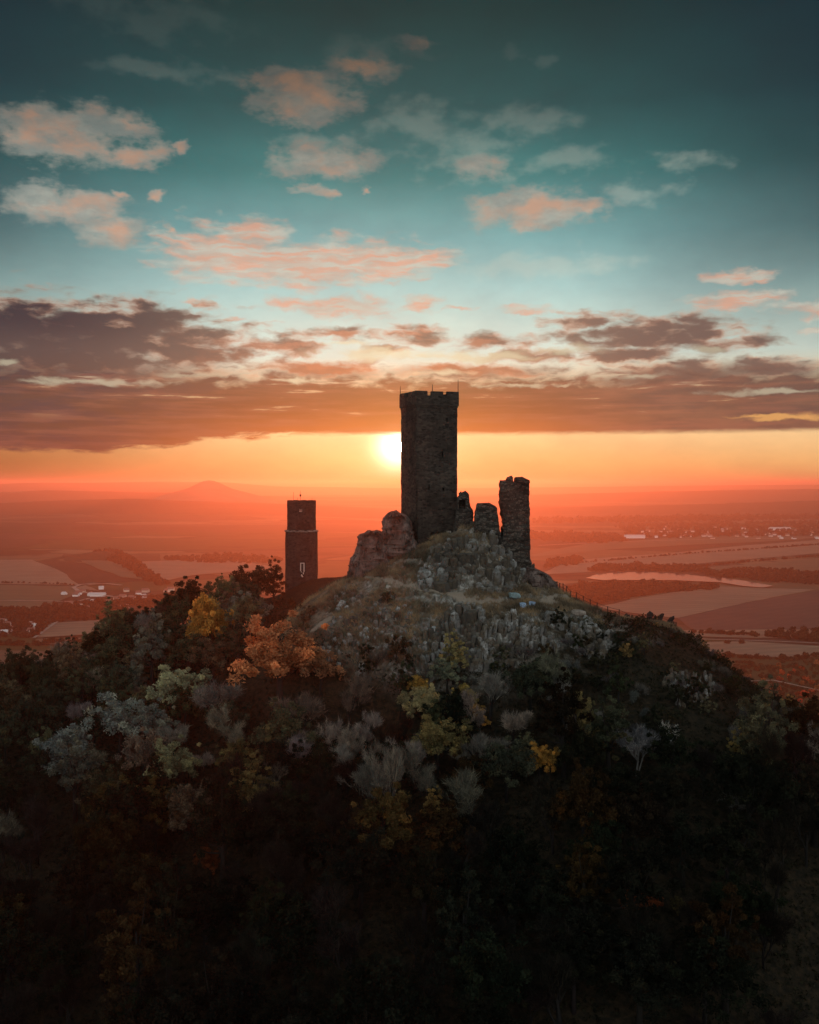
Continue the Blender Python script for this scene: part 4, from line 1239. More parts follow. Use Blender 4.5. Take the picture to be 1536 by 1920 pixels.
def bare_proto(seed, H, spread, levels=5, upright=0.5, twig=0.034, kids=(3, 4), ntw=5200):
    rs = random.Random(seed)
    tb = MB(); V = []; Fq = []; T = []; tips = []
    def grow(p, d, L, r, lv):
        q = p + d * L
        mid = p.lerp(q, 0.5) + Vector((rs.uniform(-1, 1), rs.uniform(-1, 1), rs.uniform(-.5, .5))) * L * 0.08
        if lv >= levels - 2:
            tb.tube([p, mid, q], [r, r * 0.8, r * 0.55], 4, cap=False)
        else:
            sd = d.cross(Vector((rs.uniform(-1, 1), rs.uniform(-1, 1), rs.uniform(-1, 1))))
            sd = sd.normalized() * max(r, twig * 0.5) if sd.length > 1e-4 else Vector((twig, 0, 0))
            o = len(V)
            V.extend([tuple(p - sd), tuple(p + sd), tuple(mid + sd * 0.8), tuple(q), tuple(mid - sd * 0.8)])
            Fq.append((o, o + 1, o + 2, o + 4)); Fq.append((o + 4, o + 2, o + 3, o + 3)[:3])
            tt = rs.random(); T.extend([tt, tt])
        if lv <= 1:
            tips.append((q, d))
        if lv == 0:
            return
        for _ in range(rs.randint(*kids)):
            f = rs.uniform(0.35, 1.0)
            nd = (d + Vector((rs.uniform(-1, 1), rs.uniform(-1, 1), rs.uniform(-.6, 1) * upright + 0.15)) * spread).normalized()
            grow(p.lerp(q, f), nd, L * rs.uniform(0.5, 0.78), r * 0.55, lv - 1)
    grow(Vector((0, 0, -0.6)), Vector((rs.uniform(-.08, .08), rs.uniform(-.08, .08), 1)).normalized(), H * 0.42, 0.022 * H, levels)
    # fine twigs fanning out around the branch ends
    rn = np.random.default_rng(seed)
    tips = [q_ for q_ in tips if mnoise.noise(Vector(q_[0]) * (5.0 / H) + Vector((seed, 0, 0))) > -0.18]
    nt = ntw
    pick = rn.integers(len(tips), size=nt)
    c = np.array([tuple(q_[0]) for q_ in tips])[pick]; d = np.array([tuple(q_[1]) for q_ in tips])[pick]
    c = c - d * rn.uniform(0, 0.5, nt)[:, None] + rn.normal(0, 0.14, (nt, 3))
    d = d + rn.normal(0, 0.6, (nt, 3)) + np.array([0, 0, 0.2]); d /= np.linalg.norm(d, axis=1)[:, None]
    ptint = rn.random(len(tips))
    sd = np.cross(d, rn.normal(size=(nt, 3))); sd /= np.linalg.norm(sd, axis=1)[:, None]
    L = rn.uniform(0.25, 0.85, nt)[:, None] * H / 8.5; wd = 0.019 * rn.uniform(.7, 1.3, nt)[:, None]
    tw = np.stack([c - sd * wd, c + sd * wd, c + d * L], 1).reshape(-1, 3)
    o = len(V)
    V.extend(map(tuple, tw)); Fq.extend((o + 3 * i, o + 3 * i + 1, o + 3 * i + 2) for i in range(nt)); T.extend(0.75 * ptint[pick] + 0.25 * rn.random(nt))
    me = bpy.data.meshes.new("branches")
    me.from_pydata(V, [], Fq); me.update(); me.materials.append(M_twig)
    at = me.attributes.new('tint', 'FLOAT_VECTOR', 'FACE')
    at.data.foreach_set('vector', np.array([(x, 0.2, 0) for x in T], np.float32).ravel())
    zs = [v[2] for v in V]; xs_ = [math.hypot(v[0], v[1]) for v in V]
    return dict(crown=me, trunk=mesh("trunk", tb.v, tb.f, [M_bark], True), H=max(zs), R=float(np.percentile(xs_, 92)), zc=float(np.mean(zs)), rz=max(zs) / 2)

LEAFY = [leafy_proto(1, 8.0, 3.2, 5.0, 2.9, 110, 105, 0.16, 0.5),
         leafy_proto(2, 9.0, 2.9, 5.6, 3.4, 110, 100, 0.155, 0.65),
         leafy_proto(3, 7.0, 3.5, 4.4, 2.5, 115, 100, 0.165, 0.65),
         leafy_proto(4, 9.5, 2.5, 5.8, 3.9, 100, 100, 0.15, 0.7),
         leafy_proto(5, 7.5, 3.0, 4.6, 2.7, 75, 90, 0.145, 0.85)]
BARE = [bare_proto(11, 8.5, 0.75), bare_proto(12, 9.0, 0.6, upright=0.9), bare_proto(13, 7.5, 0.95)]
SHRUB = [leafy_proto(21, 2.4, 1.5, 1.2, 1.2, 34, 46, 0.14, 0.6),
         leafy_proto(22, 2.0, 1.3, 1.0, 1.0, 28, 46, 0.13, 0.8),
         leafy_proto(23, 3.2, 1.3, 1.7, 1.6, 34, 46, 0.14, 0.6)]
BSHRUB = [bare_proto(31, 3.4, 0.9, levels=4, twig=0.03, kids=(3, 5), ntw=1500)]

def plant(name, proto, x, y, z, s, rz, leafc, barkc, sz=1.0, crown_name='crown'):
    o = link(name, None, loc=(x, y, z), rz=rz)
    o.scale = (s, s, s * sz)
    c = link(crown_name, proto['crown'], o); c.color = leafc
    t_ = link('trunk', proto['trunk'], o); t_.color = barkc
    return o

def jit(c, rs, a=0.22):
    k = 1 + rs.uniform(-a, a)
    return tuple(max(0.002, v * k * (1 + rs.uniform(-a, a) * 0.4)) for v in c[:3]) + (1,)
BARKC = (0.02, 0.017, 0.014, 1)
PALEBARK = (0.2, 0.19, 0.17, 1)

GREEN = (0.046, 0.056, 0.034, 1); OLIVE = (0.11, 0.108, 0.062, 1); GREY = (0.105, 0.115, 0.092, 1)
KHAKI = (0.36, 0.31, 0.16, 1); YELLOW = (0.42, 0.27, 0.07, 1); GOLD = (0.46, 0.25, 0.06, 1)
ORANGE = (0.55, 0.225, 0.10, 1); RUST = (0.20, 0.065, 0.028, 1); BROWN = (0.15, 0.11, 0.075, 1); TWIGC = (0.16, 0.143, 0.12, 1); TWIGP = (0.15, 0.14, 0.125, 1)
GLOOM = (0.013, 0.015, 0.010, 1)  # leaf colour with the lower slope's gloom put in

taken = []   # (x, y, r)
def feature(px, py, wpx, proto, leafc, label, Y=None, hpx=None, name='broadleaf_tree', cat='tree', sink=1.0, bark=BARKC, group=None, crown_name='crown', rz=None):
    """one tree singled out in the photo: crown centre, crown width and height in photo pixels"""
    # find the distance at which ground plus crown height meets the line of sight
    if Y is None:
        best = None
        for Yc in np.arange(88, 300, 0.5):
            s = wpx / F * Yc / (2 * proto['R']) * 0.9
            x = (px - 768) / F * Yc
            zc = EYE - (py - HZ) / F * Yc
            sz = 1.0 if hpx is None else (hpx / F * Yc) / (2 * proto['rz'] * s)
            gz = hz1(x, Yc)
            e = zc - (gz + proto['zc'] * s * sz * sink)
            if e < 0:
                best = Yc; break
        Y = best or 150
    s = wpx / F * Y / (2 * proto['R']) * 0.9
    sz = 1.0 if hpx is None else (hpx / F * Y) / (2 * proto['rz'] * s)
    x = (px - 768) / F * Y
    zc = EYE - (py - HZ) / F * Y
    z = min(hz1(x, Y), zc - proto['zc'] * s * sz)
    o = plant(name, proto, x, Y, z, s, rz if rz is not None else random.uniform(0, 6.28), leafc, bark, sz, crown_name)
    tag(o, label, cat, group)
    taken.append((x, Y, proto['R'] * s))
    return o

feature(525, 1228, 165, LEAFY[1], ORANGE, "large bright orange tree at the foot of the grassy slope left of the crag", hpx=150)
feature(600, 1252, 90, LEAFY[4], (0.30, 0.15, 0.08, 1), "dull russet tree touching the right side of the large orange tree")
feature(393, 1172, 98, LEAFY[2], (0.56, 0.27, 0.065, 1), "round amber tree on the left ridge, below the skyline trees", hpx=88)
feature(400, 1232, 80, LEAFY[4], (0.12, 0.085, 0.055, 1), "brownish tree directly below the round amber tree")
feature(330, 1292, 110, LEAFY[0], (0.34, 0.35, 0.21, 1), "pale sage green tree between the orange tree and the grey trees", hpx=90)
feature(410, 1300, 100, BARE[2], TWIGP, "pale bare tree left of the large orange tree", name='bare_tree', crown_name='branches')
feature(225, 1352, 120, LEAFY[4], (0.22, 0.25, 0.22, 1), "grey-green tree below left of the pale sage green tree")
feature(285, 1355, 80, LEAFY[1], (0.19, 0.215, 0.18, 1), "small grey-green tree squeezed right against a larger grey-green one")
feature(120, 1412, 120, LEAFY[2], (0.19, 0.215, 0.195, 1), "grey tree with open crown, lowest left of the grey trees")
feature(325, 1432, 92, LEAFY[1], (0.24, 0.235, 0.13, 1), "olive tree standing alone among dark crowns below the grey trees")
feature(258, 1510, 90, LEAFY[4], (0.24, 0.17, 0.07, 1), "ochre tree low on the left slope, under the olive tree")
feature(200, 1235, 80, LEAFY[4], (0.07, 0.085, 0.05, 1), "muted green tree on the left shoulder, in front of the darkest skyline crown")
feature(440, 1420, 80, LEAFY[4], (0.12, 0.10, 0.045, 1), "thin yellowish tree midway between olive tree and central dark gap")
feature(490, 1425, 60, LEAFY[4], (0.13, 0.085, 0.04, 1), "thin brown-yellow tree beside the central dark gap of the left slope")
feature(792, 1318, 84, LEAFY[0], KHAKI, "straw coloured tree below the crag, with a yellower neighbour behind its top")
feature(785, 1284, 44, LEAFY[2], YELLOW, "small bright yellow crown poking out behind the straw coloured tree")
feature(850, 1232, 50, LEAFY[3], (0.28, 0.24, 0.11, 1), "slim yellow-green tree climbing the foot of the lower cliff", hpx=74)
feature(838, 1262, 64, LEAFY[4], (0.17, 0.19, 0.13, 1), "grey-green tree in front of the slim yellow-green one")
feature(868, 1305, 52, LEAFY[2], (0.34, 0.26, 0.08, 1), "low yellow tree right of the straw coloured tree")
feature(885, 1348, 74, LEAFY[4], GOLD, "flat golden tree below the low yellow tree", hpx=46)
feature(825, 1356, 44, SHRUB[0], YELLOW, "small yellow bush below the straw coloured tree", name='shrub', cat='shrub')
feature(1012, 1425, 62, LEAFY[0], GOLD, "round golden tree alone in the dark right half of the wood", hpx=66)
feature(990, 1392, 40, LEAFY[4], (0.17, 0.17, 0.10, 1), "small sage tree behind the round golden tree")
feature(1050, 1420, 32, SHRUB[0], KHAKI, "small khaki bush touching the right of the golden tree", name='shrub', cat='shrub')
feature(1095, 1350, 52, LEAFY[4], (0.24, 0.20, 0.09, 1), "narrow khaki tree up the slope from the golden tree", hpx=100)
feature(1088, 1328, 26, SHRUB[1], (0.4, 0.22, 0.08, 1), "little amber bush at the top of the narrow khaki tree", name='shrub', cat='shrub')
feature(1130, 1340, 44, BARE[2], TWIGP, "small grey bare tree right of the narrow khaki tree", name='bare_tree', crown_name='branches')
feature(1195, 1390, 100, BARE[2], (0.125, 0.125, 0.13, 1), "silvery bare tree with fanned twigs on the dark right slope", name='bare_tree', crown_name='branches', bark=PALEBARK)
feature(1050, 1300, 60, BARE[0], (0.14, 0.135, 0.13, 1), "greyish bare tree under the middle of the lower cliff", name='bare_tree', crown_name='branches')
feature(1108, 1518, 44, LEAFY[4], (0.26, 0.16, 0.06, 1), "thin amber tree in the dark wood below the golden tree")
feature(1190, 1690, 62, LEAFY[4], RUST, "dark red tree low on the right, left one of the red pair")
feature(1228, 1690, 40, LEAFY[2], (0.23, 0.07, 0.03, 1), "dark red tree low on the right, right one of the red pair")
feature(1275, 1700, 40, LEAFY[4], (0.08, 0.065, 0.03, 1), "thin brownish tree right of the red pair")
feature(395, 1615, 60, LEAFY[4], (0.14, 0.045, 0.02, 1), "dim rust red tree in the dark lower left wood")
feature(285, 1640, 80, LEAFY[4], (0.07, 0.045, 0.018, 1), "dim ochre tree left of the rust red one in the lower wood")
feature(815, 1530, 56, LEAFY[3], (0.19, 0.13, 0.05, 1), "slim amber tree in the middle of the dark wood", hpx=80)
feature(860, 1520, 46, LEAFY[4], (0.13, 0.12, 0.08, 1), "thin greyish tree beside the slim amber tree")
feature(738, 1440, 74, BARE[1], (0.15, 0.135, 0.11, 1), "tall slender bare tree on the central rib below the crag", hpx=190, name='bare_tree', crown_name='branches', bark=(0.09, 0.08, 0.065, 1))
feature(700, 1420, 80, BARE[0], (0.12, 0.105, 0.085, 1), "wide bare tree just left of the tall slender one", name='bare_tree', crown_name='branches')
feature(900, 1400, 90, BARE[2], (0.12, 0.11, 0.095, 1), "low wide bare tree under the flat golden tree", name='bare_tree', crown_name='branches')
feature(655, 1300, 90, BARE[0], (0.10, 0.08, 0.065, 1), "brown bare tree below the scree, right of the russet tree", name='bare_tree', crown_name='branches')
feature(560, 1330, 110, BARE[2], (0.11, 0.085, 0.068, 1), "brown bare tree under the large orange tree", name='bare_tree', crown_name='branches')
feature(1257, 1368, 34, BSHRUB[0], (0.42, 0.40, 0.36, 1), "white dead snag on the dark right slope", name='bare_tree', crown_name='branches', hpx=44, bark=(0.5, 0.48, 0.45, 1))
feature(1370, 1500, 60, BARE[2], (0.09, 0.09, 0.088, 1), "grey bare tree alone on the lower right slope", name='bare_tree', crown_name='branches')
# skyline trees on the left ridge
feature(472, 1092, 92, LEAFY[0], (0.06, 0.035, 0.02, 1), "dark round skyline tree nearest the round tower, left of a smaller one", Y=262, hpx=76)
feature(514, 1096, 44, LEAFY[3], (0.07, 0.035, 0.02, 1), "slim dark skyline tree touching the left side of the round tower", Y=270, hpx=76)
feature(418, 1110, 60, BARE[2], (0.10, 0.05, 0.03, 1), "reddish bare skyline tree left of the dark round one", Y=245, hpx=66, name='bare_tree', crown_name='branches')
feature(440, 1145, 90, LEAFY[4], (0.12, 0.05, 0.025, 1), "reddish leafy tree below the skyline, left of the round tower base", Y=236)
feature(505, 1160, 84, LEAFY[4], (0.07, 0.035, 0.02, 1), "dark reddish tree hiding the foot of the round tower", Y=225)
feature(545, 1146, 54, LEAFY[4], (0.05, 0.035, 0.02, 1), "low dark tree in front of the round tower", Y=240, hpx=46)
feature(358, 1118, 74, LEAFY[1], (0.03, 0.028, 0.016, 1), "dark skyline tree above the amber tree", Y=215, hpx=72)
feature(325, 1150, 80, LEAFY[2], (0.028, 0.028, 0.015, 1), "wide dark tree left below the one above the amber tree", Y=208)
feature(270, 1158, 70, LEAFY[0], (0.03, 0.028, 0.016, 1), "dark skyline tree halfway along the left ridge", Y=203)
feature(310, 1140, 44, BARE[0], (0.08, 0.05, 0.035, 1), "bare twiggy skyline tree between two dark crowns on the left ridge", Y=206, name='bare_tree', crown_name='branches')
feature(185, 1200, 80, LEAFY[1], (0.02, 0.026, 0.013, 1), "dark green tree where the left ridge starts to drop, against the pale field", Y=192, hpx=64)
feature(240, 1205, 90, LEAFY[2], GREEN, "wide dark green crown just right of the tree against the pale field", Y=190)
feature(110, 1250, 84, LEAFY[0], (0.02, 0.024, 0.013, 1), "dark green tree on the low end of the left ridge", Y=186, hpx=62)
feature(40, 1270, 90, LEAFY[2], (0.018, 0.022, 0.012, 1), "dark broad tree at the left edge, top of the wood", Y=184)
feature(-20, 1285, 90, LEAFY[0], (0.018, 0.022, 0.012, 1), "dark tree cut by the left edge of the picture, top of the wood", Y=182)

# ---------------------------------------------------------------- the rest of the wood
rs = random.Random(23)
def screen(x, y, z):
    return 768 + x / y * F, HZ + (EYE - z) / y * F
def ok(x, y, r, k=0.78):
    return all((x - a) ** 2 + (y - b) ** 2 > ((r + c) * k) ** 2 for a, b, c in taken)
cands = []
for _ in range(24000):
    y = rs.uniform(82, 235); x = rs.uniform(-0.47, 0.47) * y
    cands.append((x, y))
cz = hill_z(np.array([c[0] for c in cands]), np.array([c[1] for c in cands]))
sw = sward(np.array([c[0] for c in cands]), np.array([c[1] for c in cands]))
trees = []
for (x, y), z, s_ in zip(cands, cz, sw):
    if len(trees) >= 330: break
    z = float(z)
    px, py = screen(x, y, z)
    if px < -60 or px > 1600: continue
    right = px > 1040 + max(0, (py - 1330)) * 0.9 and py < 1420
    if right or (s_ > 0.18 and not (px < 500)) or (640 < px < 1120 and py < 1275): continue
    if (y > 150 and px > 560) or (y > 138 and px > 485): continue
    if y > 172 and px > 470: continue
    H_ = rs.uniform(0.72, 1.12)
    if py - 9 * H_ / y * F > 1960: continue
    if y < 93 and rs.random() < 0.2: continue
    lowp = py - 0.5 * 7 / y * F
    u = rs.random()
    # kinds: dark greens on the left, bare browns in the middle, lower wood's gloom painted in as darker colours
    gloom = rs.random() < (lowp - 1350) / 270 + (0.45 if px > 1050 else 0)
    if gloom:
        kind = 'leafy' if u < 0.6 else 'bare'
        colr = (((0.016, 0.018, 0.012, 1) if lowp < 1560 else GLOOM) if u < 0.34 else (0.02, 0.015, 0.009, 1) if u < 0.44 else (0.034, 0.022, 0.010, 1) if u < 0.52 else (0.014, 0.018, 0.011, 1)) if kind == 'leafy' else (0.016, 0.014, 0.012, 1)
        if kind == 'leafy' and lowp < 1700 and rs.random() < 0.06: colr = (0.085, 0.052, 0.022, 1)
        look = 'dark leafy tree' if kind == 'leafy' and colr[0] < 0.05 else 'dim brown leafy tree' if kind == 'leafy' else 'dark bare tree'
    elif px < 470:
        kind = 'leafy' if u < 0.8 else 'bare'
        colr = (GREEN if u < 0.5 else OLIVE if u < 0.62 else BROWN if u < 0.72 else (0.13, 0.14, 0.115, 1)) if kind == 'leafy' else TWIGC
        look = ('dark green leafy tree' if u < 0.5 else 'olive leafy tree' if u < 0.62 else 'brown leafy tree' if u < 0.72 else 'grey-green leafy tree') if kind == 'leafy' else 'brown bare tree'
    else:
        kind = 'leafy' if u < 0.42 else 'bare'
        colr = (GREEN if u < 0.16 else BROWN if u < 0.27 else OLIVE if u < 0.36 else (0.2, 0.15, 0.07, 1)) if kind == 'leafy' else TWIGC
        look = ('dark green leafy tree' if u < 0.16 else 'brown leafy tree' if u < 0.27 else 'olive leafy tree' if u < 0.36 else 'straw leafy tree') if kind == 'leafy' else 'brown bare tree'
    if not gloom and lowp > 1450: colr = tuple(v * 0.6 for v in colr[:3]) + (1,)  # remaining lower trees darkened too, gloom put into their colour
    pr = rs.choice(LEAFY) if kind == 'leafy' else rs.choice(BARE)
    s = H_ * (1.2 if y < 118 else 1.08 if y < 135 else 1.0)
    r = pr['R'] * s
    if not ok(x, y, r, 0.46 if kind == 'leafy' else 0.42): continue
    taken.append((x, y, r))
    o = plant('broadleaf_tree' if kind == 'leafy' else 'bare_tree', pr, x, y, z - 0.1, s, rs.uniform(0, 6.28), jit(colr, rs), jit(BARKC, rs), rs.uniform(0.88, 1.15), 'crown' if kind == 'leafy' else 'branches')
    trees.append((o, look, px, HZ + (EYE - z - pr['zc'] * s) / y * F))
ORD = ["zeroth"] + "first second third fourth fifth sixth seventh eighth ninth tenth eleventh twelfth thirteenth fourteenth fifteenth sixteenth seventeenth eighteenth nineteenth twentieth".split()
def ordw(n):
    return ORD[n] if n < len(ORD) else "twenty-" + ORD[n - 20] if n < 30 else "thirty-" + ORD[n - 30]
def rank_rows(items, row_px, y_bottom, where, cat, group, what):
    rows = {}
    for it in items:
        rows.setdefault(int((y_bottom - it[3]) // row_px), []).append(it)
    for ri, k_ in enumerate(sorted(rows), 1):
        cnt = {}
        for o, look, px, py in sorted(rows[k_], key=lambda q: q[2]):
            cnt[look] = cnt.get(look, 0) + 1
            tag(o, f"{ordw(cnt[look])} {look} from left in {ordw(ri)} {what} row {where}", cat, group)
rank_rows(trees, 60, 1960, "from the bottom", "tree", "trees of the hillside wood", "forest")

# shrubs: dense low cover of the right-hand slope and around the cliffs
shr = []
taken2 = []
for (x, y), z, s_ in zip(reversed(cands), cz[::-1], sw[::-1]):
    if len(shr) >= 205: break
    z = float(z); px, py = screen(x, y, z)
    if px < 420 or px > 1600 or y > 172: continue
    right = px > 1030 + max(0, (py - 1330)) * 0.9 and 1165 < py < 1460
    edge_ = 640 < px < 1120 and 1225 < py < 1330
    left_ = 560 < px < 800 and 1130 < py < 1290 and rs.random() < 0.16
    if not (right or edge_ or left_): continue
    if right and y > 160 and px < 1180: continue
    pr = rs.choice(SHRUB) if rs.random() < 0.72 else BSHRUB[0]
    bare_ = pr is BSHRUB[0]
    s = rs.uniform(0.7, 1.25) * (0.62 if left_ else 0.5 if y > 152 else 0.75 if y > 146 else 1.0)
    r = pr['R'] * s
    if not ok(x, y, r, 0.55): continue
    if not all((x - a) ** 2 + (y - b) ** 2 > ((r + c) * 0.62) ** 2 for a, b, c in taken2): continue
    taken2.append((x, y, r))
    u = rs.random()
    if bare_: colr, look = (0.075, 0.072, 0.066, 1), 'grey bare shrub'
    elif u < 0.66: colr, look = (0.03, 0.034, 0.02, 1), 'dark green shrub'
    elif u < 0.8: colr, look = (0.06, 0.042, 0.024, 1), 'brown shrub'
    elif u < 0.9: colr, look = (0.10, 0.10, 0.06, 1), 'sage shrub'
    else: colr, look = (0.22, 0.15, 0.06, 1), 'ochre shrub'
    if left_: colr, look = (0.10, 0.075, 0.045, 1), 'brown shrub'
    o = plant('shrub', pr, x, y, z - 0.05, s, rs.uniform(0, 6.28), jit(colr, rs), jit(BARKC, rs), rs.uniform(0.8, 1.3), 'branches' if bare_ else 'crown')
    shr.append((o, look, px, py))
rank_rows(shr, 26, 1470, "from the bottom", "shrub", "shrubs of the rocky slopes", "shrub")

# ---------------------------------------------------------------- undergrowth and dry grass
r2 = np.random.default_rng(5)
n = 42000
y = r2.uniform(84, 240, n); x = r2.uniform(-0.46, 0.46, n) * y
z = hill_z(x, y); s_ = sward(x, y); px, py = screen(x, y, z)
keep = (s_ < 0.5) & ~((px > 700) & (px < 1060) & (py < 1235)) & (px > -60) & (px < 1600) & ~((y > 176) & (px > 560))
x, y, z, px, py = x[keep], y[keep], z[keep], px[keep], py[keep]
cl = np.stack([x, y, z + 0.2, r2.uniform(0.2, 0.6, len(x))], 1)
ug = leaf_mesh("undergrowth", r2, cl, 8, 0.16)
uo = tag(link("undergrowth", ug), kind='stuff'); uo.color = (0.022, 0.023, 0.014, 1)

def blades(name, x, y, z, h, w, per, seed):
    r = np.random.default_rng(seed)
    X = np.repeat(x, per) + r.normal(0, 0.16, len(x) * per); Y_ = np.repeat(y, per) + r.normal(0, 0.16, len(x) * per)
    Z = hill_z(X, Y_) - 0.05
    hh = h * r.uniform(0.5, 1.4, len(X))
    a = r.uniform(0, np.pi, len(X)); dx, dy = np.cos(a) * w, np.sin(a) * w
    lx, ly = r.normal(0, 0.45, len(X)) * hh, r.normal(-0.15, 0.45, len(X)) * hh
    V = np.stack([np.stack([X - dx, Y_ - dy, Z], 1), np.stack([X + dx, Y_ + dy, Z], 1), np.stack([X + lx, Y_ + ly, Z + hh], 1)], 1).reshape(-1, 3)
    me = mesh(name, V, np.arange(len(V)).reshape(-1, 3), [M_twig])
    at = me.attributes.new('tint', 'FLOAT_VECTOR', 'FACE')
    tv = np.stack([np.repeat(np.clip(fbm(x / 2.2, y / 2.2, 3, 55) * 2.2 - 0.6, 0, 1), per) * 0.75 + 0.25 * r.random(len(X)), np.repeat(r.random(len(x)), per) * 0.8, np.zeros(len(X))], 1).astype(np.float32)
    at.data.foreach_set('vector', tv.ravel())
    return me
n = 42000
x = r2.uniform(-30, 50, n); y = r2.uniform(136, 180, n)
s_ = sward(x, y); g_ = fbm(x / 3.5, y / 3.5, 3, 77)
z = hill_z(x, y); px, py = screen(x, y, z)
cr = np.maximum(1.25 - (((px - 905) / 88) ** 2 + ((py - 1058) / 44) ** 2), 1.25 - (((px - 960) / 170) ** 2 + ((py - 1188) / 36) ** 2))
keep = (s_ > 0.3) & (g_ > 0.36) & ((cr < 0) | (r2.random(n) < 0.3))
x, y, z = x[keep], y[keep], z[keep]
go = tag(link("dry_grass", blades("dry_grass", x, y, z, 0.55, 0.045, 7, 3)), kind='stuff'); go.color = (0.20, 0.15, 0.095, 1)
# ---------------------------------------------------------------- the plain's trees, hedges and villages
M_farleaf = M_leaf
r3 = np.random.default_rng(17)
def far_template(seed, n=130, conifer=False):
    r = np.random.default_rng(seed)
    d = r.normal(size=(n, 3)); d /= np.linalg.norm(d, axis=1)[:, None]
    lob = np.array([1 + 0.5 * mnoise.noise((p[0] * 1.8 + seed, p[1] * 1.8, p[2] * 1.8)) for p in d])
    c = d * (lob * r.uniform(0.6, 1.0, n))[:, None]
    c[:, 2] = np.maximum(c[:, 2] * 0.8, -0.75) + 0.95
    if conifer:
        h = r.random(n) ** 1.4; a = r.uniform(0, 6.28, n); rad = (1 - h) * 0.45 * r.uniform(.5, 1, n)
        c = np.stack([rad * np.cos(a), rad * np.sin(a), h * 2.2], 1)
    a = r.normal(size=(n, 3)); a /= np.linalg.norm(a, axis=1)[:, None]
    b = np.cross(a, r.normal(size=(n, 3))); b /= np.linalg.norm(b, axis=1)[:, None]
    s = r.uniform(0.16, 0.32, n)[:, None]
    return np.stack([c - a * s, c - b * s, c + a * s, c + b * s], 1)
FT = [far_template(i) for i in range(4)]
def far_mesh(name, pts, seed=0):
    """many small crowns (x, y, z, radius) as one mesh"""
    r = np.random.default_rng(seed)
    V = []; T = []
    for i, (x, y, z, s) in enumerate(pts):
        q = FT[int(r.integers(4))]
        ca, sa = math.cos(r.uniform(0, 6.28)), math.sin(r.uniform(0, 6.28))
        k = q.copy() * s
        k[..., 2] *= r.uniform(0.8, 1.25)
        V.append(k + np.array([x, y, z])); T += [r.random()] * len(q)
    V = np.concatenate(V).reshape(-1, 3)
    me = mesh(name, V, np.arange(len(V)).reshape(-1, 4), [M_farleaf])
    at = me.attributes.new('tint', 'FLOAT_VECTOR', 'FACE')
    T = np.array(T); tv = np.stack([0.6 * T + 0.4 * r.random(len(T)), r.random(len(T)) * 0.9, T * 0], 1).astype(np.float32)
    at.data.foreach_set('vector', tv.ravel())
    return me
def line_pts(pix, step, s, jitter, seed):
    r = np.random.default_rng(seed); out = []
    for a, b in zip(pix[:-1], pix[1:]):
        A_, B_ = G(*a), G(*b); L = (B_ - A_).length
        for k in range(max(2, int(L / step))):
            p = A_.lerp(B_, r.random())
            out.append((p.x + r.normal(0, jitter), p.y + r.normal(0, jitter), -0.3, s * r.uniform(.6, 1.3)))
    return out
def area_pts(poly, n, s, seed):
    r = np.random.default_rng(seed); P2 = [G(*p) for p in poly]; out = []
    xs_ = [p.x for p in P2]; ys_ = [p.y for p in P2]; tries = 0
    while len(out) < n and tries < n * 60:
        tries += 1
        x, y = r.uniform(min(xs_), max(xs_)), r.uniform(min(ys_), max(ys_))
        ins = False; j = len(P2) - 1
        for i in range(len(P2)):
            if (P2[i].y > y) != (P2[j].y > y) and x < (P2[j].x - P2[i].x) * (y - P2[i].y) / (P2[j].y - P2[i].y) + P2[i].x:
                ins = not ins
            j = i
        if ins: out.append((x, y, -0.3, s * r.uniform(.65, 1.3)))
    return out
def wood(name, label, cat, pts, color, seed=0, kind=None):
    o = link(name, far_mesh(name, pts, seed)); o.color = color
    if kind: return tag(o, kind=kind)
    return tag(o, label, cat)
DW = (0.045, 0.028, 0.016, 1)
wood("woodland", 0, 0, area_pts([(1095, 1099), (1180, 1100), (1270, 1101), (1345, 1103), (1330, 1107), (1240, 1112), (1130, 1132), (1060, 1140), (1000, 1128)], 620, 6.5, 1), DW, 1, 'stuff')
wood("woodland", 0, 0, area_pts([(1100, 1072), (1200, 1071), (1300, 1073), (1340, 1078), (1310, 1066), (1200, 1062), (1120, 1064)], 300, 6, 2), DW, 2, 'stuff')
wood("woodland", 0, 0, area_pts([(1310, 1080), (1380, 1084), (1440, 1092), (1560, 1098), (1640, 1090), (1500, 1076), (1400, 1070)], 380, 6, 3), DW, 3, 'stuff')
wood("woodland", 0, 0, area_pts([(980, 1002), (1150, 1004), (1180, 1016), (1110, 1020), (990, 1012)], 260, 9, 4), DW, 4, 'stuff')
wood("woodland", 0, 0, area_pts([(1150, 985), (1540, 978), (1600, 990), (1540, 1004), (1250, 1010), (1170, 1006)], 620, 8, 5), DW, 5, 'stuff')
wood("woodland", 0, 0, area_pts([(1000, 976), (1200, 972), (1540, 968), (1540, 975), (1200, 980), (1000, 982)], 420, 12, 6), DW, 6, 'stuff')
wood("woodland", 0, 0, area_pts([(1030, 1052), (1100, 1046), (1080, 1060), (1020, 1066)], 90, 6, 7), DW, 7, 'stuff')
wood("woodland", 0, 0, area_pts([(-60, 1150), (60, 1142), (150, 1140), (165, 1160), (90, 1172), (70, 1196), (-60, 1200)], 330, 5.0, 8), (0.04, 0.03, 0.018, 1), 8, 'stuff')
wood("woodland", 0, 0, area_pts([(100, 1134), (200, 1128), (280, 1120), (340, 1116), (340, 1130), (250, 1145), (200, 1165), (105, 1166)], 300, 4.5, 9), (0.055, 0.03, 0.018, 1), 9, 'stuff')
wood("woodland", 0, 0, area_pts([(170, 1040), (215, 1034), (250, 1050), (290, 1082), (325, 1098), (300, 1100), (262, 1084), (230, 1062)], 330, 6.5, 10), DW, 10, 'stuff')
wood("woodland", 0, 0, area_pts([(300, 1050), (420, 1042), (540, 1050), (500, 1058), (380, 1056)], 160, 6.5, 11), DW, 11, 'stuff')
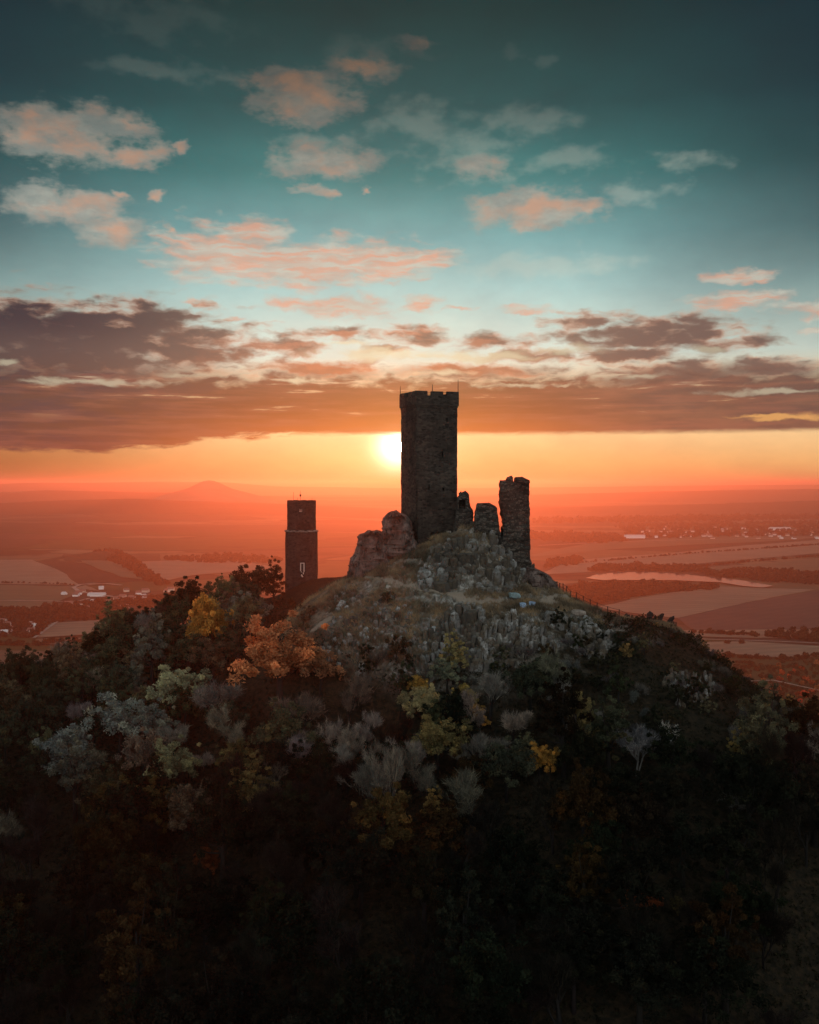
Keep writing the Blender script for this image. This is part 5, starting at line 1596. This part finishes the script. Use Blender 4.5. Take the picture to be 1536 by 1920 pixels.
wood("scrubland", 0, 0, area_pts([(1320, 1246), (1480, 1238), (1700, 1226), (1760, 1400), (1600, 1400), (1440, 1330), (1360, 1270)], 620, 2.2, 12), (0.06, 0.045, 0.022, 1), 12, 'stuff')
wood("hedgerow", "dark tree-lined hedge slanting up across the tan fields beyond the lake", "hedge", line_pts([(1087, 1056), (1300, 1038), (1560, 1020)], 7, 3.2, 3, 21), DW, 21)
wood("hedgerow", "dark hedge slanting between two fields just above the right end of the lake", "hedge", line_pts([(1260, 1068), (1380, 1056), (1560, 1041)], 6, 3.4, 3, 22), DW, 22)
wood("hedgerow", "thick dark hedge along the near edge of the purple ploughed field on the right", "hedge", line_pts([(1290, 1187), (1340, 1189), (1440, 1194), (1600, 1211)], 2.6, 3.4, 3, 23) + area_pts([(1420, 1186), (1700, 1180), (1700, 1214), (1536, 1206), (1440, 1196)], 150, 4.6, 23), (0.03, 0.028, 0.015, 1), 23)
wood("hedgerow", "low dark hedge between the pale meadow and the reddish scrub on the right", "hedge", line_pts([(1300, 1226), (1350, 1232), (1440, 1236), (1490, 1238), (1560, 1226), (1640, 1220)], 2.4, 3.0, 2.5, 24), (0.035, 0.03, 0.016, 1), 24)
wood("hedgerow", "dark hedge in front of the two strip fields at the lower left of the plain", "hedge", line_pts([(-60, 1206), (60, 1212), (110, 1206), (170, 1206), (250, 1214)], 2.4, 3.6, 3, 25), (0.025, 0.024, 0.013, 1), 25)
wood("hedgerow", "thin dark tree line crossing the far left plain above the tan field", "hedge", line_pts([(-40, 1094), (60, 1094), (140, 1098)], 7, 2.6, 2, 26), DW, 26)
wood("hedgerow", "row of small trees standing in the shallow near edge of the lake", "hedge", line_pts([(1112, 1088), (1160, 1091), (1210, 1092), (1260, 1093), (1330, 1096)], 22, 3.4, 3, 27), DW, 27)

# single trees and bushes of the plain
FM = [far_mesh("crown", [(0, 0, 0, 1.0)], 40 + i) for i in range(3)]
tmb = MB(); tmb.tube([(0, 0, -.4), (0, 0, .9)], [0.09, 0.05], 5)
FTR = mesh("trunk", tmb.v, tmb.f, [M_bark])
def far_tree(name, px, py, s, color, label, cat, group=None, me=None):
    p = G(px, py)
    o = link(name, None, loc=(p.x, p.y, max(hz1(p.x, p.y), 0) - .1 if p.y < 760 else -.1), rz=random.uniform(0, 6)); o.scale = (s, s, s)
    c = link("crown", me or random.choice(FM), o); c.color = color
    t_ = link("trunk", FTR, o); t_.color = BARKC
    return tag(o, label, cat, group)
Vc = far_template(9, 220, True).reshape(-1, 3)
mc = mesh("crown", Vc, np.arange(len(Vc)).reshape(-1, 4), [M_farleaf])
at = mc.attributes.new('tint', 'FLOAT_VECTOR', 'FACE'); at.data.foreach_set('vector', np.full(len(Vc) // 4 * 3, 0.5, np.float32))
far_tree("spruce", 37, 1172, 7.5, (0.03, 0.025, 0.018, 1), "tall pointed spruce rising from the trees at the left edge of the plain", "tree", me=mc)
far_tree("spruce", 20, 1170, 4.5, (0.03, 0.025, 0.018, 1), "small pointed spruce just left of the tall one on the plain", "tree", me=mc)
far_tree("field_tree", 1364, 1208, 4.2, (0.05, 0.03, 0.018, 1), "left one of two round trees standing in the pale meadow on the right", "tree")
far_tree("field_tree", 1391, 1208, 4.6, (0.05, 0.035, 0.022, 1), "right one of two round trees standing in the pale meadow on the right", "tree")
far_tree("field_tree", 1222, 1096, 9.0, (0.045, 0.028, 0.016, 1), "biggest round tree on the near shore of the lake", "tree")
rb = random.Random(9)
bushes = []
for i in range(64):
    py = rb.uniform(1248, 1350); px = rb.uniform(1360 + (py - 1248) * 1.1, 1540)
    if px > 1535: continue
    red = rb.random()
    colr, look = ((0.34, 0.07, 0.03, 1), 'red bush') if red < 0.45 else ((0.20, 0.09, 0.04, 1), 'russet bush') if red < 0.75 else ((0.03, 0.03, 0.016, 1), 'dark bush')
    o = far_tree("bush", px, py, rb.uniform(1.8, 3.8), jit(colr, rb), None, None)
    bushes.append((o, look, px, py))
for px, py, s in ((1508, 1308, 5.0), (1526, 1346, 4.6), (1500, 1318, 3.2)):
    o = far_tree("bush", px, py, s, (0.40, 0.06, 0.03, 1), None, None); bushes.append((o, 'large red bush', px, py))
rank_rows(bushes, 26, 1360, "of right scrub, from below", "bush", "bushes scattered over the scrub on the right", "bush")

# ---------------------------------------------------------------- houses
m, t = mat("limewash"); oi = t.node('ShaderNodeObjectInfo'); bsdf(t, oi.outputs['Color'], 0.85); M_hwall = m
m, t = mat("roof_tiles")
n = t.noise(t.node('ShaderNodeTexCoord').outputs['Object'], 1.5, 3, 0.6)[0]
bsdf(t, t.mix(n, (0.16, 0.07, 0.05, 1), (0.26, 0.12, 0.08, 1)), 0.5, spec=0.5); M_roof = m
m, t = mat("roof_sheet")
n = t.noise(t.node('ShaderNodeTexCoord').outputs['Object'], 1.0, 3, 0.6)[0]
bsdf(t, t.mix(n, (0.5, 0.48, 0.45, 1), (0.7, 0.68, 0.64, 1)), 0.35, spec=0.5); M_sheet = m
def house_meshes(L, Wd, Hh, Rh, roof):
    w = MB(); w.box((0, 0, Hh / 2 - .5), (L, Wd, Hh + 1))
    e = L / 2 - 0.003
    for s in (-1, 1):
        w.add([(s * e, -Wd / 2, Hh), (s * e, Wd / 2, Hh), (s * e, 0, Hh + Rh)], [(0, 1, 2) if s > 0 else (2, 1, 0)])
    r = MB(); o = 0.45; z0 = Hh - o * Rh / (Wd / 2)
    for s in (-1, 1):
        a = [(-L / 2 - o, s * (Wd / 2 + o), z0 + .02), (L / 2 + o, s * (Wd / 2 + o), z0 + .02), (L / 2 + o, 0, Hh + Rh + .02), (-L / 2 - o, 0, Hh + Rh + .02)]
        b = [(p[0], p[1], p[2] + 0.25) for p in a]
        r.add(a + b, [(0, 1, 2, 3), (4, 5, 6, 7), (0, 1, 5, 4), (1, 2, 6, 5), (2, 3, 7, 6), (3, 0, 4, 7)])
    r.box((L * 0.2, 0.4, Hh + Rh + .4), (0.7, 0.7, 1.4))
    return mesh("wall", w.v, w.f, [M_hwall]), mesh("roof", r.v, r.f, [roof])
HM = [house_meshes(11, 8, 4, 3.4, M_roof), house_meshes(14, 8.5, 4.5, 3.6, M_roof), house_meshes(10, 8, 4, 3, M_sheet), house_meshes(30, 12, 5, 2.6, M_sheet), house_meshes(52, 15, 6, 2.8, M_sheet)]
def house(px, py, k, rz, color, label, cat="house", group=None, name="house", s=1.0):
    p = G(px, py)
    o = link(name, None, loc=(p.x, p.y, 0), rz=rz); o.scale = (s, s, s)
    w = link("wall", HM[k][0], o); w.color = color
    link("roof", HM[k][1], o)
    if label: tag(o, label, cat, group)
    return o
WH = (0.8, 0.78, 0.72, 1)
house(184, 1118, 3, 0.05, WH, "long white farm building in the middle of the left village, tallest of the bright ones", "farm building", name="farm_building")
house(170, 1117, 1, 1.5, WH, "white gabled house at the left end of the long white farm building")
house(180, 1128, 3, 0.1, WH, "white shed just below the long white farm building", "shed", name="shed", s=.62)
house(190, 1105, 2, 0.4, WH, "pale house above the long white farm building")
house(1190, 1009, 4, 0.05, WH, "long bright shed at the near left end of the right-hand village", "shed", name="shed", s=1.6)
house(1462, 995, 4, 0.02, WH, "long pale hall at the back of the right-hand village", "hall", name="hall", s=1.9)
house(1250, 1000, 4, 0.1, (0.6, 0.55, 0.5, 1), "pale shed behind the bright one of the right-hand village", "shed", name="shed", s=1.2)
rb = random.Random(31)
hs = []
for i in range(34):
    px = rb.uniform(118, 330); py = rb.uniform(1112, 1150) - (px - 118) * 0.06
    if abs(px - 182) < 18 and abs(py - 1117) < 14: continue
    hs.append((house(px, py, rb.choice((0, 1, 0, 2)), rb.uniform(-.6, .6), rb.choice((WH, (0.55, 0.45, 0.35, 1), (0.7, 0.6, 0.45, 1))), None), 'house', px, py))
for i in range(9):
    px = rb.uniform(-10, 75); py = rb.uniform(1168, 1190)
    hs.append((house(px, py, rb.choice((0, 1, 2)), rb.uniform(-.6, .6), WH, None), 'house', px, py))
rank_rows(hs, 12, 1196, "of left village, from below", "house", "houses of the left-hand village", "house")
hs = []
for i in range(64):
    px = rb.uniform(1190, 1540); py = rb.uniform(988, 1012)
    hs.append((house(px, py, rb.choice((0, 1, 2, 1, 2)), rb.uniform(-.5, .5), rb.choice((WH, WH, (0.6, 0.5, 0.4, 1))), None, s=1.25), 'house', px, py))
rank_rows(hs, 6, 1013, "of right village, from below", "house", "houses of the right-hand village", "house")
# ---------------------------------------------------------------- evening haze over the plain
hb = MB(); hb.box((0, 22500, 141.5), (90000, 50000, 285))
m = bpy.data.materials.new("evening_haze"); m.use_nodes = True
t = NT(m.node_tree)
pv = t.node('ShaderNodeVolumePrincipled')
t.put(pv.inputs['Color'], (0.96, 0.66, 0.58, 1))
t.put(pv.inputs['Density'], 0.85e-4)
t.put(pv.inputs['Anisotropy'], 0.74)
o_ = t.node('ShaderNodeOutputMaterial')
t.t.links.new(pv.outputs[0], o_.inputs['Volume'])
m.cycles.homogeneous_volume = True
tag(hb.build("haze", m), kind='stuff')
